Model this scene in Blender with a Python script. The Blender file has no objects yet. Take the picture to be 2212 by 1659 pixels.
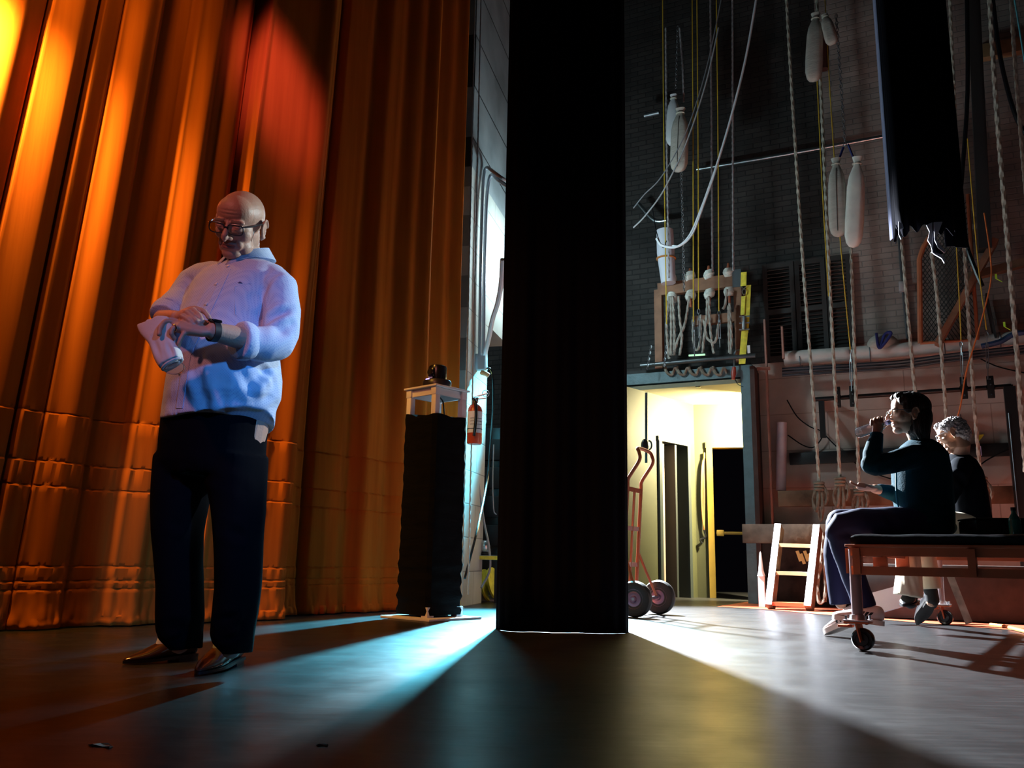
import bpy, bmesh, math, random
import numpy as np
from mathutils import Vector, Matrix, noise as mnoise
random.seed(7)
C = bpy.context.scene.collection
sc = bpy.context.scene
PI = math.pi
R = math.radians

# ------------------------------------------------------------------ camera
FPX, CXP, CYP = 1850.0, 1106.0, 829.5
CAMZ, PITCH, ROLL = 0.42, R(11.53), R(1.15)
CAMLOC = Vector((0, 0, CAMZ))
CROT = Matrix.Rotation(PI / 2 + PITCH, 3, 'X') @ Matrix.Rotation(ROLL, 3, 'Z')
cd = bpy.data.cameras.new('camera'); cam = bpy.data.objects.new('camera', cd); C.objects.link(cam)
cam.matrix_world = Matrix.Translation(CAMLOC) @ CROT.to_4x4()
cd.sensor_fit = 'HORIZONTAL'; cd.sensor_width = 36.0; cd.lens = FPX / 2212 * 36.0
cd.clip_start = 0.05; cd.clip_end = 100
sc.camera = cam

# ------------------------------------------------------------------ world, exposure
w = bpy.data.worlds.new('world'); sc.world = w; w.use_nodes = True
bg = w.node_tree.nodes['Background']; bg.inputs[0].default_value = (0.35, 0.3, 0.5, 1); bg.inputs[1].default_value = 0.003
vs = sc.view_settings
vs.view_transform = 'Standard'; vs.look = 'None'; vs.exposure = 0.0; vs.gamma = 1.0; vs.use_curve_mapping = False

# ------------------------------------------------------------------ lights
def lamp(name, typ, loc, energy, color, size=0.1, target=None, spot=None, blend=0.5):
    d = bpy.data.lights.new(name, typ); d.energy = energy; d.color = color
    if typ == 'AREA': d.shape = 'DISK'; d.size = size
    else: d.shadow_soft_size = size
    if typ == 'SPOT': d.spot_size = R(spot); d.spot_blend = blend
    o = bpy.data.objects.new(name, d); C.objects.link(o); o.location = loc
    if target is not None:
        o.rotation_euler = (Vector(target) - Vector(loc)).to_track_quat('-Z', 'Y').to_euler()
    return o
# two offstage work lamps hanging behind the black masking leg, aimed down at the stage
lamp('work_light_teal', 'SPOT', (0.30, 9.25, 3.0), 10000, (0.14, 0.74, 1.0), 0.08, (-0.15, 5.9, 0.0), 40, 0.7)
lamp('work_light_white', 'SPOT', (0.42, 9.25, 3.0), 15500, (0.86, 0.93, 1.0), 0.08, (2.9, 5.4, 0.0), 78, 0.5)
# bare service light on the offstage wall
lamp('wall_light', 'POINT', (0.26, 8.45, 3.45), 110, (0.66, 0.92, 1.0), 0.12)
# amber wash on the house curtain, high on the left and close to the cloth
lamp('amber_wash', 'SPOT', (-3.45, 3.35, 4.75), 680, (1.0, 0.46, 0.07), 0.10, (-2.85, 4.6, 2.2), 86, 1.0)
# amber lamp from overhead, raking down the middle of the cloth
lamp('amber_top', 'SPOT', (-2.35, 3.7, 6.2), 260, (1.0, 0.42, 0.06), 0.10, (-2.3, 5.1, 2.2), 50, 1.0)
# amber boom lamp close to the cloth at the left
lamp('amber_boom', 'SPOT', (-3.15, 3.80, 3.45), 1700, (1.0, 0.53, 0.13), 0.07, (-3.2, 4.4, 3.1), 92, 1.0)
# red special pooling on the curtain
lamp('red_special', 'SPOT', (-1.25, 3.4, 6.3), 900, (1.0, 0.24, 0.46), 0.10, (-1.74, 5.68, 3.55), 13, 1.0)
# cool side light from stage left on the standing man
lamp('cool_side', 'SPOT', (3.3, 4.7, 2.9), 900, (0.78, 0.96, 1.0), 0.06, (-0.98, 3.08, 1.22), 15, 0.5)
# warm pink front light from the left, blue front light from the right
lamp('pink_front', 'SPOT', (-3.0, -1.2, 4.6), 380, (1.0, 0.29, 0.24), 0.15, (-0.85, 3.7, 1.5), 36, 0.8)
lamp('blue_front', 'SPOT', (2.2, -0.8, 2.6), 620, (0.07, 0.36, 1.0), 0.15, (-0.85, 3.3, 0.75), 19, 0.9)
# fluorescent in the corridor
lamp('corridor_light', 'POINT', (3.10, 9.97, 2.10), 2300, (1.0, 0.86, 0.50), 0.09)

# ------------------------------------------------------------------ pixel helpers (true rays of the camera above)
def ray(u, v):
    return (CROT @ Vector(((u - CXP) / FPX, -(v - CYP) / FPX, -1.0)))
def P(u, v, Y):
    d = ray(u, v); return CAMLOC + d * (Y / d.y)
def F(u, v, z=0.0):
    d = ray(u, v); return CAMLOC + d * ((z - CAMZ) / d.z)
WN = Vector((-0.45, -0.893, 0)).normalized()      # back wall normal, towards the stage
WU = Vector((0.893, -0.45, 0)).normalized()       # along the back wall, to the right
W0 = Vector((2.6, 9.36, 0)) - WN * 0.5
def W(u, v, off=0.0):
    d = ray(u, v); t = (WN.dot(W0) + off - WN.dot(CAMLOC)) / WN.dot(d); return CAMLOC + d * t

# ------------------------------------------------------------------ mesh builder
class MB:
    def __init__(s): s.v = []; s.f = []; s.m = []; s.cur = 0
    def add(s, vs, fs):
        o = len(s.v); s.v += [tuple(p) for p in vs]
        for f in fs: s.f.append([i + o for i in f]); s.m.append(s.cur)
        return s
    def box(s, c, size, rot=None, bev=0.0):
        c = Vector(c); hx, hy, hz = [x / 2 for x in size]
        if bev <= 0:
            vs = [Vector((x * hx, y * hy, z * hz)) for z in (-1, 1) for y in (-1, 1) for x in (-1, 1)]
            fs = [(0, 2, 3, 1), (4, 5, 7, 6), (0, 1, 5, 4), (2, 6, 7, 3), (0, 4, 6, 2), (1, 3, 7, 5)]
        else:
            bm = bmesh.new(); bmesh.ops.create_cube(bm, size=1.0)
            for q in bm.verts: q.co = Vector((q.co.x * size[0], q.co.y * size[1], q.co.z * size[2]))
            bmesh.ops.bevel(bm, geom=list(bm.edges), offset=bev, segments=2, affect='EDGES', profile=0.5)
            bm.verts.index_update(); vs = [q.co.copy() for q in bm.verts]; fs = [[q.index for q in f.verts] for f in bm.faces]; bm.free()
        if rot is not None: vs = [rot @ q for q in vs]
        return s.add([q + c for q in vs], fs)
    def bar(s, a, b, wd, ht, up=(0, 0, 1), bev=0.0):
        a = Vector(a); b = Vector(b); z = (b - a); L = z.length; z.normalize()
        x = Vector(up).cross(z)
        if x.length < 1e-4: x = Vector((1, 0, 0)).cross(z)
        x.normalize(); y = z.cross(x)
        rot = Matrix((x, y, z)).transposed()
        return s.box((a + b) / 2, (wd, ht, L), rot, bev)
    def loft(s, rings, cap=True, closed=True):
        n = len(rings[0]); vs = [q for r in rings for q in r]; fs = []
        for i in range(len(rings) - 1):
            for j in range(n if closed else n - 1):
                k = (j + 1) % n
                fs.append((i * n + j, i * n + k, (i + 1) * n + k, (i + 1) * n + j))
        if cap and closed:
            fs.append(list(range(n))[::-1]); fs.append([(len(rings) - 1) * n + j for j in range(n)])
        return s.add(vs, fs)
    def tube(s, pts, r, n=8, flat=None, round_=False, star=0.0, twist=0.0, nl=3):
        pts = [Vector(p) for p in pts]; m = len(pts)
        rs = list(r) if hasattr(r, '__len__') else [r] * m
        if round_:
            d0 = (pts[0] - pts[1]).normalized(); d1 = (pts[-1] - pts[-2]).normalized()
            pp, rr = [], []
            for a in (80, 50, 22): pp.append(pts[0] + d0 * rs[0] * math.sin(R(a))); rr.append(rs[0] * math.cos(R(a)))
            pp += pts; rr += rs
            for a in (22, 50, 80): pp.append(pts[-1] + d1 * rs[-1] * math.sin(R(a))); rr.append(rs[-1] * math.cos(R(a)))
            pts, rs = pp, rr; m = len(pts)
        t = [(pts[min(i + 1, m - 1)] - pts[max(i - 1, 0)]).normalized() for i in range(m)]
        ref = Vector((0, 0, 1)) if abs(t[0].z) < 0.9 else Vector((1, 0, 0))
        x = (ref - t[0] * ref.dot(t[0])).normalized()
        rings = []; acc = 0.0
        for i in range(m):
            x = (x - t[i] * x.dot(t[i])); x = x.normalized() if x.length > 1e-6 else Vector((1, 0, 0)); y = t[i].cross(x)
            if i: acc += (pts[i] - pts[i - 1]).length
            ring = []
            for j in range(n):
                a = 2 * PI * j / n
                rad = rs[i] * (1 + star * math.cos(nl * a + twist * acc)) if star else rs[i]
                o = x * (math.cos(a) * rad) + y * (math.sin(a) * rad)
                if flat is not None: ax = flat[0]; o = o - ax * (o.dot(ax) * (1 - flat[1]))
                ring.append(pts[i] + o)
            rings.append(ring)
        return s.loft(rings)
    def ell(s, c, r, M=None, nu=20, nv=12):
        c = Vector(c); rings = []
        for i in range(nv + 1):
            th = PI * (i + 0.02 if i == 0 else i - 0.02 if i == nv else i) / nv
            ring = [Vector((r[0] * math.sin(th) * math.cos(2 * PI * j / nu), r[1] * math.sin(th) * math.sin(2 * PI * j / nu), -r[2] * math.cos(th))) + c for j in range(nu)]
            rings.append([M @ q for q in ring] if M is not None else ring)
        return s.loft(rings)
    def lathe(s, prof, M, n=24, cap=True):   # prof: (radius, height) along local z
        return s.loft([[M @ Vector((r * math.cos(2 * PI * j / n), r * math.sin(2 * PI * j / n), h)) for j in range(n)] for r, h in prof], cap)
    def mesh(s, name, mats, off=None, smooth=True):
        me = bpy.data.meshes.new(name); o = off if off is not None else Vector((0, 0, 0))
        me.from_pydata([(p[0] - o[0], p[1] - o[1], p[2] - o[2]) for p in s.v], [], s.f)
        ms = mats if isinstance(mats, (list, tuple)) else [mats]
        for m in ms: me.materials.append(m)
        if len(ms) > 1: me.polygons.foreach_set('material_index', s.m)
        bm = bmesh.new(); bm.from_mesh(me); bmesh.ops.recalc_face_normals(bm, faces=bm.faces)
        if smooth:
            for f in bm.faces: f.smooth = True
            for e in bm.edges:
                e.smooth = not (len(e.link_faces) == 2 and e.calc_face_angle(0) > R(38))
        bm.to_mesh(me); bm.free(); me.update()
        return me
    def build(s, name, mats, parent=None, smooth=True, label=None):
        off = wloc(parent) if parent else Vector((0, 0, 0))
        o = bpy.data.objects.new(name, s.mesh(name, mats, off, smooth)); C.objects.link(o)
        if parent: o.parent = parent
        if label: o['label'] = label
        return o
    def fuse(s, name, mats, parent=None, voxel=0.006, it=4, post=None, slot=None):
        off = wloc(parent) if parent else Vector((0, 0, 0))
        me = bpy.data.meshes.new('tmp'); me.from_pydata(s.v, [], s.f)
        bm = bmesh.new(); bm.from_mesh(me); bmesh.ops.recalc_face_normals(bm, faces=bm.faces); bm.to_mesh(me); bm.free()
        o = bpy.data.objects.new('tmp', me); C.objects.link(o)
        md = o.modifiers.new('r', 'REMESH'); md.mode = 'VOXEL'; md.voxel_size = voxel; md.use_smooth_shade = True
        if it:
            sm = o.modifiers.new('s', 'SMOOTH'); sm.factor = 0.5; sm.iterations = it
        dg = bpy.context.evaluated_depsgraph_get(); dg.update()
        nm = bpy.data.meshes.new_from_object(o.evaluated_get(dg)); bpy.data.objects.remove(o)
        nm.name = name; nm.materials.clear()
        ms = mats if isinstance(mats, (list, tuple)) else [mats]
        for m in ms: nm.materials.append(m)
        co = np.empty(len(nm.vertices) * 3); nm.vertices.foreach_get('co', co); co = co.reshape(-1, 3)
        if post: co = post(co, nm)
        if slot:
            idx = np.zeros(len(nm.polygons), dtype=np.int32)
            cen = np.empty(len(nm.polygons) * 3); nm.polygons.foreach_get('center', cen); idx = slot(cen.reshape(-1, 3)).astype(np.int32)
            nm.polygons.foreach_set('material_index', idx)
        co = co - np.array(off); nm.vertices.foreach_set('co', co.ravel())
        nm.polygons.foreach_set('use_smooth', [True] * len(nm.polygons)); nm.update()
        ob = bpy.data.objects.new(name, nm); C.objects.link(ob)
        if parent: ob.parent = parent
        return ob
def wloc(o):
    l = Vector((0, 0, 0))
    while o: l = l + o.location; o = o.parent
    return l
def normals(nm):
    n = np.empty(len(nm.vertices) * 3); nm.vertices.foreach_get('normal', n); return n.reshape(-1, 3)
def tag(o, label, cat, group=None):
    o['label'] = label; o['category'] = cat
    if group: o['group'] = group
    return o
def thing(name, label, cat, loc, group=None):
    o = bpy.data.objects.new(name, None); o.empty_display_size = 0.1; C.objects.link(o); o.location = loc
    return tag(o, label, cat, group)
def struct(o): o['kind'] = 'structure'; return o
def sp(pts, k=6):          # Catmull-Rom through points
    pts = [Vector(p) for p in pts]; out = []
    q = [pts[0] * 2 - pts[1]] + pts + [pts[-1] * 2 - pts[-2]]
    for i in range(1, len(q) - 2):
        for j in range(k):
            t = j / k; a, b, c, d = q[i - 1], q[i], q[i + 1], q[i + 2]
            out.append(0.5 * ((2 * b) + (c - a) * t + (2 * a - 5 * b + 4 * c - d) * t * t + (3 * b - a - 3 * c + d) * t ** 3))
    return out + [pts[-1]]
def rx(s): return [Vector(x) for x in s]

# ------------------------------------------------------------------ materials
MATS = {}
def mat(name, col, rough=0.6, metal=0.0, var=0.0, scale=8.0, bump=0.0, bscale=40.0, spec=0.5, emit=0.0, trans=0.0, sheen=0.0, stretch=None, alpha=1.0):
    if name in MATS: return MATS[name]
    m = bpy.data.materials.new(name); m.use_nodes = True; nt = m.node_tree; b = nt.nodes['Principled BSDF']
    b.inputs['Base Color'].default_value = (*col, 1); b.inputs['Roughness'].default_value = rough; b.inputs['Metallic'].default_value = metal
    b.inputs['Specular IOR Level'].default_value = spec
    if trans: b.inputs['Transmission Weight'].default_value = trans
    if sheen: b.inputs['Sheen Weight'].default_value = sheen
    if alpha < 1: b.inputs['Alpha'].default_value = alpha
    if emit: b.inputs['Emission Color'].default_value = (*col, 1); b.inputs['Emission Strength'].default_value = emit
    if var or bump:
        tc = nt.nodes.new('ShaderNodeTexCoord'); mp = nt.nodes.new('ShaderNodeMapping'); nt.links.new(tc.outputs['Object'], mp.inputs[0])
        if stretch: mp.inputs['Scale'].default_value = stretch
    if var:
        n = nt.nodes.new('ShaderNodeTexNoise'); n.inputs['Scale'].default_value = scale; n.inputs['Detail'].default_value = 5
        nt.links.new(mp.outputs[0], n.inputs['Vector'])
        r = nt.nodes.new('ShaderNodeValToRGB'); r.color_ramp.elements[0].position = 0.3; r.color_ramp.elements[1].position = 0.7
        r.color_ramp.elements[0].color = (*[max(0, c * (1 - var)) for c in col], 1); r.color_ramp.elements[1].color = (*[min(1, c * (1 + var)) for c in col], 1)
        nt.links.new(n.outputs['Fac'], r.inputs[0]); nt.links.new(r.outputs[0], b.inputs['Base Color'])
    if bump:
        n = nt.nodes.new('ShaderNodeTexNoise'); n.inputs['Scale'].default_value = bscale; n.inputs['Detail'].default_value = 4
        nt.links.new(mp.outputs[0], n.inputs['Vector'])
        bp = nt.nodes.new('ShaderNodeBump'); bp.inputs['Strength'].default_value = min(1, bump); bp.inputs['Distance'].default_value = 0.01
        nt.links.new(n.outputs['Fac'], bp.inputs['Height']); nt.links.new(bp.outputs[0], b.inputs['Normal'])
    MATS[name] = m; return m
def mat_brick(name, c1, c2, mortar, wdt=0.21, ht=0.068, msz=0.007, bump=0.6, rough=0.8, stain=0.35):
    m = mat(name, c1, rough); nt = m.node_tree; b = nt.nodes['Principled BSDF']
    tc = nt.nodes.new('ShaderNodeTexCoord'); sx = nt.nodes.new('ShaderNodeSeparateXYZ'); cb = nt.nodes.new('ShaderNodeCombineXYZ')
    nt.links.new(tc.outputs['Object'], sx.inputs[0]); nt.links.new(sx.outputs['X'], cb.inputs['X']); nt.links.new(sx.outputs['Z'], cb.inputs['Y'])
    br = nt.nodes.new('ShaderNodeTexBrick'); nt.links.new(cb.outputs[0], br.inputs['Vector'])
    for k, c in (('Color1', c1), ('Color2', c2), ('Mortar', mortar)): br.inputs[k].default_value = (*c, 1)
    br.inputs['Scale'].default_value = 1; br.inputs['Mortar Size'].default_value = msz; br.inputs['Brick Width'].default_value = wdt; br.inputs['Row Height'].default_value = ht; br.inputs['Mortar Smooth'].default_value = 0.4
    n = nt.nodes.new('ShaderNodeTexNoise'); n.inputs['Scale'].default_value = 1.7; n.inputs['Detail'].default_value = 8; nt.links.new(tc.outputs['Object'], n.inputs['Vector'])
    rp = nt.nodes.new('ShaderNodeValToRGB'); rp.color_ramp.elements[0].position = 0.35; rp.color_ramp.elements[1].position = 0.62
    rp.color_ramp.elements[0].color = (1 - stain, 1 - stain, 1 - stain, 1); rp.color_ramp.elements[1].color = (1, 1, 1, 1); nt.links.new(n.outputs['Fac'], rp.inputs[0])
    mx = nt.nodes.new('ShaderNodeMix'); mx.data_type = 'RGBA'; mx.blend_type = 'MULTIPLY'; mx.inputs[0].default_value = 1
    nt.links.new(br.outputs['Color'], mx.inputs[6]); nt.links.new(rp.outputs[0], mx.inputs[7]); nt.links.new(mx.outputs[2], b.inputs['Base Color'])
    bp = nt.nodes.new('ShaderNodeBump'); bp.inputs['Strength'].default_value = bump; bp.inputs['Distance'].default_value = 0.008; bp.invert = True
    nt.links.new(br.outputs['Fac'], bp.inputs['Height']); nt.links.new(bp.outputs[0], b.inputs['Normal'])
    return m
black_cloth = mat('black_cloth', (0.0035, 0.0035, 0.006), 0.95, spec=0.05, bump=0.25, bscale=18, stretch=(1, 1, 0.08))
black_wrap = mat('black_wrap', (0.003, 0.003, 0.0035), 0.9, spec=0.08, bump=0.7, bscale=9, stretch=(1, 1, 3))
black_metal = mat('black_metal', (0.012, 0.012, 0.013), 0.45, 0.3)
black_plastic = mat('black_plastic', (0.008, 0.008, 0.010), 0.25)
steel = mat('steel', (0.55, 0.57, 0.6), 0.3, 1.0)
dull_steel = mat('dull_steel', (0.3, 0.31, 0.33), 0.45, 0.9)
white_paint = mat('white_paint', (0.78, 0.76, 0.78), 0.5)
rope_m = mat('rope', (0.44, 0.40, 0.33), 0.9, var=0.25, scale=30)
old_rope = mat('old_rope', (0.20, 0.165, 0.125), 0.9, var=0.3, scale=30)
yellow_cord = mat('yellow_cord', (0.62, 0.40, 0.03), 0.7)
yellow_web = mat('yellow_web', (0.75, 0.62, 0.05), 0.7, var=0.2, scale=20)
canvas = mat('canvas', (0.44, 0.39, 0.34), 0.9, var=0.15, scale=5, bump=0.4, bscale=25, stretch=(1, 1, 3))
wood_old = mat('wood_old', (0.13, 0.08, 0.05), 0.8, spec=0.15, var=0.45, scale=5, bump=0.4, bscale=12, stretch=(1, 1, 1))
wood_red = mat('wood_red', (0.24, 0.11, 0.06), 0.7, var=0.3, scale=6, bump=0.2, bscale=15)
rust_steel = mat('rust_steel', (0.42, 0.13, 0.055), 0.6, var=0.2, scale=6)
# ================================================================== setting
def mat_floor():
    m = mat('marley', (0.05, 0.05, 0.055), 0.4, spec=0.5); nt = m.node_tree; b = nt.nodes['Principled BSDF']
    tc = nt.nodes.new('ShaderNodeTexCoord'); mp = nt.nodes.new('ShaderNodeMapping'); mp.inputs['Scale'].default_value = (1.0, 1.0, 1.0); nt.links.new(tc.outputs['Object'], mp.inputs[0])
    n = nt.nodes.new('ShaderNodeTexNoise'); n.inputs['Scale'].default_value = 3; n.inputs['Detail'].default_value = 9; n.inputs['Roughness'].default_value = 0.7; nt.links.new(mp.outputs[0], n.inputs['Vector'])
    r = nt.nodes.new('ShaderNodeMapRange'); r.inputs['From Min'].default_value = 0.3; r.inputs['From Max'].default_value = 0.7; r.inputs['To Min'].default_value = 0.30; r.inputs['To Max'].default_value = 0.40
    nt.links.new(n.outputs['Fac'], r.inputs['Value']); nt.links.new(r.outputs[0], b.inputs['Roughness'])
    # scuffs: stretched fine noise, thresholded
    mp2 = nt.nodes.new('ShaderNodeMapping'); mp2.inputs['Scale'].default_value = (3, 24, 1); mp2.inputs['Rotation'].default_value = (0, 0, 0.5); nt.links.new(tc.outputs['Object'], mp2.inputs[0])
    n2 = nt.nodes.new('ShaderNodeTexNoise'); n2.inputs['Scale'].default_value = 1.6; n2.inputs['Detail'].default_value = 6; nt.links.new(mp2.outputs[0], n2.inputs['Vector'])
    rp = nt.nodes.new('ShaderNodeValToRGB'); rp.color_ramp.elements[0].position = 0.45; rp.color_ramp.elements[1].position = 0.78
    rp.color_ramp.elements[0].color = (0.012, 0.012, 0.013, 1); rp.color_ramp.elements[1].color = (0.034, 0.034, 0.036, 1)
    nt.links.new(n2.outputs['Fac'], rp.inputs[0]); nt.links.new(rp.outputs[0], b.inputs['Base Color'])
    bp = nt.nodes.new('ShaderNodeBump'); bp.inputs['Strength'].default_value = 0.12; bp.inputs['Distance'].default_value = 0.004
    nt.links.new(n2.outputs['Fac'], bp.inputs['Height']); nt.links.new(bp.outputs[0], b.inputs['Normal'])
    return m
marley = mat_floor()
red_floor = mat('red_floor', (0.46, 0.085, 0.035), 0.5, var=0.25, scale=7)
b = MB(); b.add([(-6, -1, 0), (8, -1, 0), (8, 13, 0), (-6, 13, 0)], [(0, 1, 2, 3)]); struct(b.build('floor', marley))
# red painted boards beyond the edge of the dance floor
edge = [F(1549, 1311), F(1645, 1316.5), F(1800, 1330), F(1975, 1345), F(2212, 1364), F(2500, 1390)]
b = MB(); top = [Vector((p.x, p.y, 0.004)) for p in edge]
back = [Vector((p.x, p.y, 0.004)) for p in (W(2700, 1215, 0.02), W(1640, 1215, 0.02))] + [Vector((F(1612, 1301).x, F(1612, 1301).y, 0.004))]
b.add(top + back, [list(range(len(top + back)))]); struct(b.build('floor_boards', red_floor))

def wallobj(name, origin, udir, L, z0, z1, mats, th=0.15, cells=None):
    """upright slab: local x along udir, local -y faces the stage; cells = list of (x0,x1,z0,z1,slot) front faces"""
    u = Vector(udir).normalized(); n = Vector((u.y, -u.x, 0))
    bmm = MB()
    for (x0, x1, a, c, sl) in (cells or [(0, L, z0, z1, 0)]):
        bmm.cur = sl
        bmm.box(((x0 + x1) / 2, th / 2, (a + c) / 2), (x1 - x0, th, c - a))
    me = bmm.mesh(name, mats, smooth=False); o = bpy.data.objects.new(name, me); C.objects.link(o)
    o.matrix_world = Matrix.Translation(Vector(origin)) @ Matrix((u, -n, Vector((0, 0, 1)))).transposed().to_4x4()
    return struct(o)
brick_pale = mat_brick('brick_pale', (0.40, 0.31, 0.27), (0.33, 0.25, 0.22), (0.27, 0.22, 0.20), stain=0.5)
brick_dark = mat_brick('brick_dark', (0.050, 0.042, 0.038), (0.030, 0.026, 0.024), (0.018, 0.016, 0.016), stain=0.6, bump=0.9)
plaster_old = mat_brick('plaster_old', (0.44, 0.35, 0.30), (0.42, 0.33, 0.285), (0.28, 0.21, 0.18), wdt=1.6, ht=0.42, msz=0.006, bump=0.3, stain=0.35)
blue_paint = mat('blue_paint', (0.10, 0.17, 0.19), 0.55, bump=0.6, bscale=30, var=0.15, scale=10)
green_wall = mat('green_wall', (0.038, 0.040, 0.016), 0.6, var=0.06, scale=4)
ceil_m = mat('corridor_ceiling', (0.22, 0.205, 0.13), 0.7, var=0.1, scale=3)
def tW(u, v, off=0.0):      # wall-local coordinate along WU
    p = W(u, v, off); return (p - W0).dot(WU), p.z
zdeck = 2.62
tj = tW(1640, 1200)[0]              # right of the doorway
tb, _ = tW(1775, 300)               # end of the black painted brick
_, zl = tW(1900, 765)               # height of the pipe
cells = [(tj, 7.0, 0, zl, 2), (tb, 7.0, zl, 8, 0), (-5.0, tb, zdeck if zdeck > zl else zl, 8, 1)]
zl2 = max(zl, zdeck)
cells = [(tj, 7.0, 0, zl2, 2), (tb, 7.0, zl2, 8, 0), (-5.0, tb, zl2, 8, 1), (-5.0, -1.62, 0, zl2, 1)]
wallobj('wall_back', W0, WU, 12, 0, 8, [brick_pale, brick_dark, plaster_old], 0.2, [(a, c, e, f, s) for a, c, e, f, s in cells])
# hall: blue painted portal
pj0, pj1 = W(1606, 1000, 0.5), W(1632, 1000, 0.5)
ts = lambda p: (p - W0).dot(WU)
x0, x1 = ts(pj0), ts(pj1)
def wl(t, off, z): q = W0 + WU * t + WN * off; return Vector((q.x, q.y, z))
b = MB()
wroff = lambda t0, t1, o0, o1, z0, z1: b.bar(wl((t0 + t1) / 2, (o0 + o1) / 2, z0), wl((t0 + t1) / 2, (o0 + o1) / 2, z1), abs(o1 - o0), abs(t1 - t0), WU)
wroff(x0, x1, 0.2, 0.5, 0, 2.60)
wroff(-1.75, x1 - 0.001, 0.2, 0.5, 2.47, 2.60)
struct(b.build('trim_1', blue_paint, smooth=False))
b = MB(); wroff(-1.75, x1 - 0.03, -0.3, 0.48, 2.601, 2.64); struct(b.build('trim_2', mat('deck_board', (0.03, 0.028, 0.027), 0.8), smooth=False))
# corridor walls, ceiling
cl0, cl1 = Vector((1.15, 9.53, 0)), Vector((2.33, 10.8, 0)); cr1 = Vector((3.9, 10.42, 0))
ldir = (cl1 - cl0).normalized(); bdir = (cr1 - cl1).normalized()
Ld = lambda u: None
def along(o, d, u):      # distance along a floor line o+d*s that is seen at pixel column u near the floor
    best = min(((abs(u - proj(o + d * s_)[0])), s_) for s_ in [i * 0.005 for i in range(600)]); return best[1]
def proj(p):
    q = CROT.transposed() @ (Vector(p) - CAMLOC); return (CXP + FPX * q.x / -q.z, CYP - FPX * q.y / -q.z)
d0, d1 = along(cl0, ldir, 1430), along(cl0, ldir, 1489)
H2 = 2.40
wallobj('wall_corridor_left', cl0, ldir, 0, 0, 0, [green_wall], 0.12, [(0, d0, 0, H2, 0), (d1, (cl1 - cl0).length, 0, H2, 0), (d0, d1, 1.86, H2, 0)])
e0 = along(cl1, bdir, 1545)
wallobj('wall_corridor_back', cl1, bdir, 0, 0, 0, [green_wall], 0.12, [(0, e0, 0, H2, 0), (e0 + 0.86, 1.7, 0, H2, 0), (e0, e0 + 0.86, 1.86, H2, 0)])
wallobj('wall_corridor_right', (3.85, 10.5, 0), (-0.45, -0.893, 0), 0, 0, 0, [green_wall], 0.1, [(0, 0.62, 0, H2, 0)])
wroff_t = (x1 - 0.02, tj + 0.05)
b = MB(); wroff(wroff_t[0], wroff_t[1], -0.19, 0.25, 0, 2.6); struct(b.build('trim_3', mat('stage_black', (0.02, 0.019, 0.02), 0.9), smooth=False))
b = MB(); b.add([(1.0, 9.7, H2), (2.5, 8.95, H2 + 0.02), (3.6, 10.4, H2), (2.3, 11.2, H2)], [(0, 1, 2, 3)]); cp = b
b = MB(); pts = [wl(-1.9, 0.49, H2), wl(x0 - 0.005, 0.49, H2), wl(x0, 0.18, H2), Vector((3.6, 10.6, H2)), Vector((2.2, 11.1, H2))]
b.add(pts + [p + Vector((0, 0, 0.05)) for p in pts], [(0, 1, 2, 3, 4), (5, 6, 7, 8, 9)] + [(i, (i + 1) % 5, 5 + (i + 1) % 5, 5 + i) for i in range(5)]); struct(b.build('ceiling_corridor', ceil_m, smooth=False))
# dark frame and open door on the corridor's left wall
dark_paint = mat('dark_paint', (0.025, 0.032, 0.032), 0.4)
def opening(name, o, d, a0, a1, H, m, fw=0.06, prot=0.03, depth=0.16):
    n = Vector((d.y, -d.x, 0)); root = bpy.data.objects.new(name, None); C.objects.link(root); root.location = o + d * a0; struct(root)
    b = MB()
    for a in (a0 - fw / 2 + 0.01, a1 + fw / 2 - 0.01):
        c = o + d * a - n * (depth / 2 - prot); b.bar(c, c + Vector((0, 0, H + fw)), fw, depth, n)
    c0 = o + d * (a0 - fw) - n * (depth / 2 - prot); c1 = o + d * (a1 + fw) - n * (depth / 2 - prot); z = Vector((0, 0, H + fw / 2))
    b.bar(c0 + z, c1 + z, depth - 0.002, fw) if False else b.bar(c0 + z, c1 + z, depth - 0.004, fw - 0.002, (0, 0, 1))
    b.build('door_frame', m, root, smooth=False); return root
dr1 = opening('door_1', cl0, ldir, d0, d1, 1.84, dark_paint)
n1 = Vector((ldir.y, -ldir.x, 0))
b = MB(); q = cl0 + ldir * (d0 + 0.10) - n1 * 0.10; b.bar(q + Vector((0, 0, 0.01)), q + Vector((0, 0, 1.82)), 0.05, 0.16, n1)
b.build('door_edge', mat('door_brown', (0.30, 0.20, 0.17), 0.5, var=0.1), dr1, smooth=False)
b = MB(); q = cl0 + ldir * (d0 + 0.03) - n1 * 0.11; b.bar(q + Vector((0, 0, 0.01)), q + Vector((0, 0, 1.5)), 0.03, 0.05, n1)
b.build('door_stop', mat('orange_wood', (0.45, 0.17, 0.04), 0.5), dr1, smooth=False)
b = MB(); q = cl0 + ldir * (d0 + 0.34) - n1 * 0.2; b.bar(q + Vector((0, 0, 0.01)), q + Vector((0, 0, 1.83)), 0.04, 0.42, n1); lf = b.build('door_leaf', mat('door_dark', (0.018, 0.022, 0.022), 0.45), dr1, smooth=False)
b = MB(); q = cl0 + ldir * (d0 + 0.26) - n1 * 0.16; b.ell(q + Vector((0, 0, 0.9)), (0.025, 0.025, 0.03)); b.build('door_handle', mat('brass', (0.6, 0.42, 0.15), 0.35, 0.9), lf)
b = MB(); q = cl0 - n1 * 0.6 + ldir * (d0 + 0.3); b.bar(q, q + Vector((0, 0, 2.4)), 1.4, 0.05, n1); struct(b.build('wall_room_behind', mat('room_dark', (0.10, 0.075, 0.065), 0.7), smooth=False))
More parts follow.
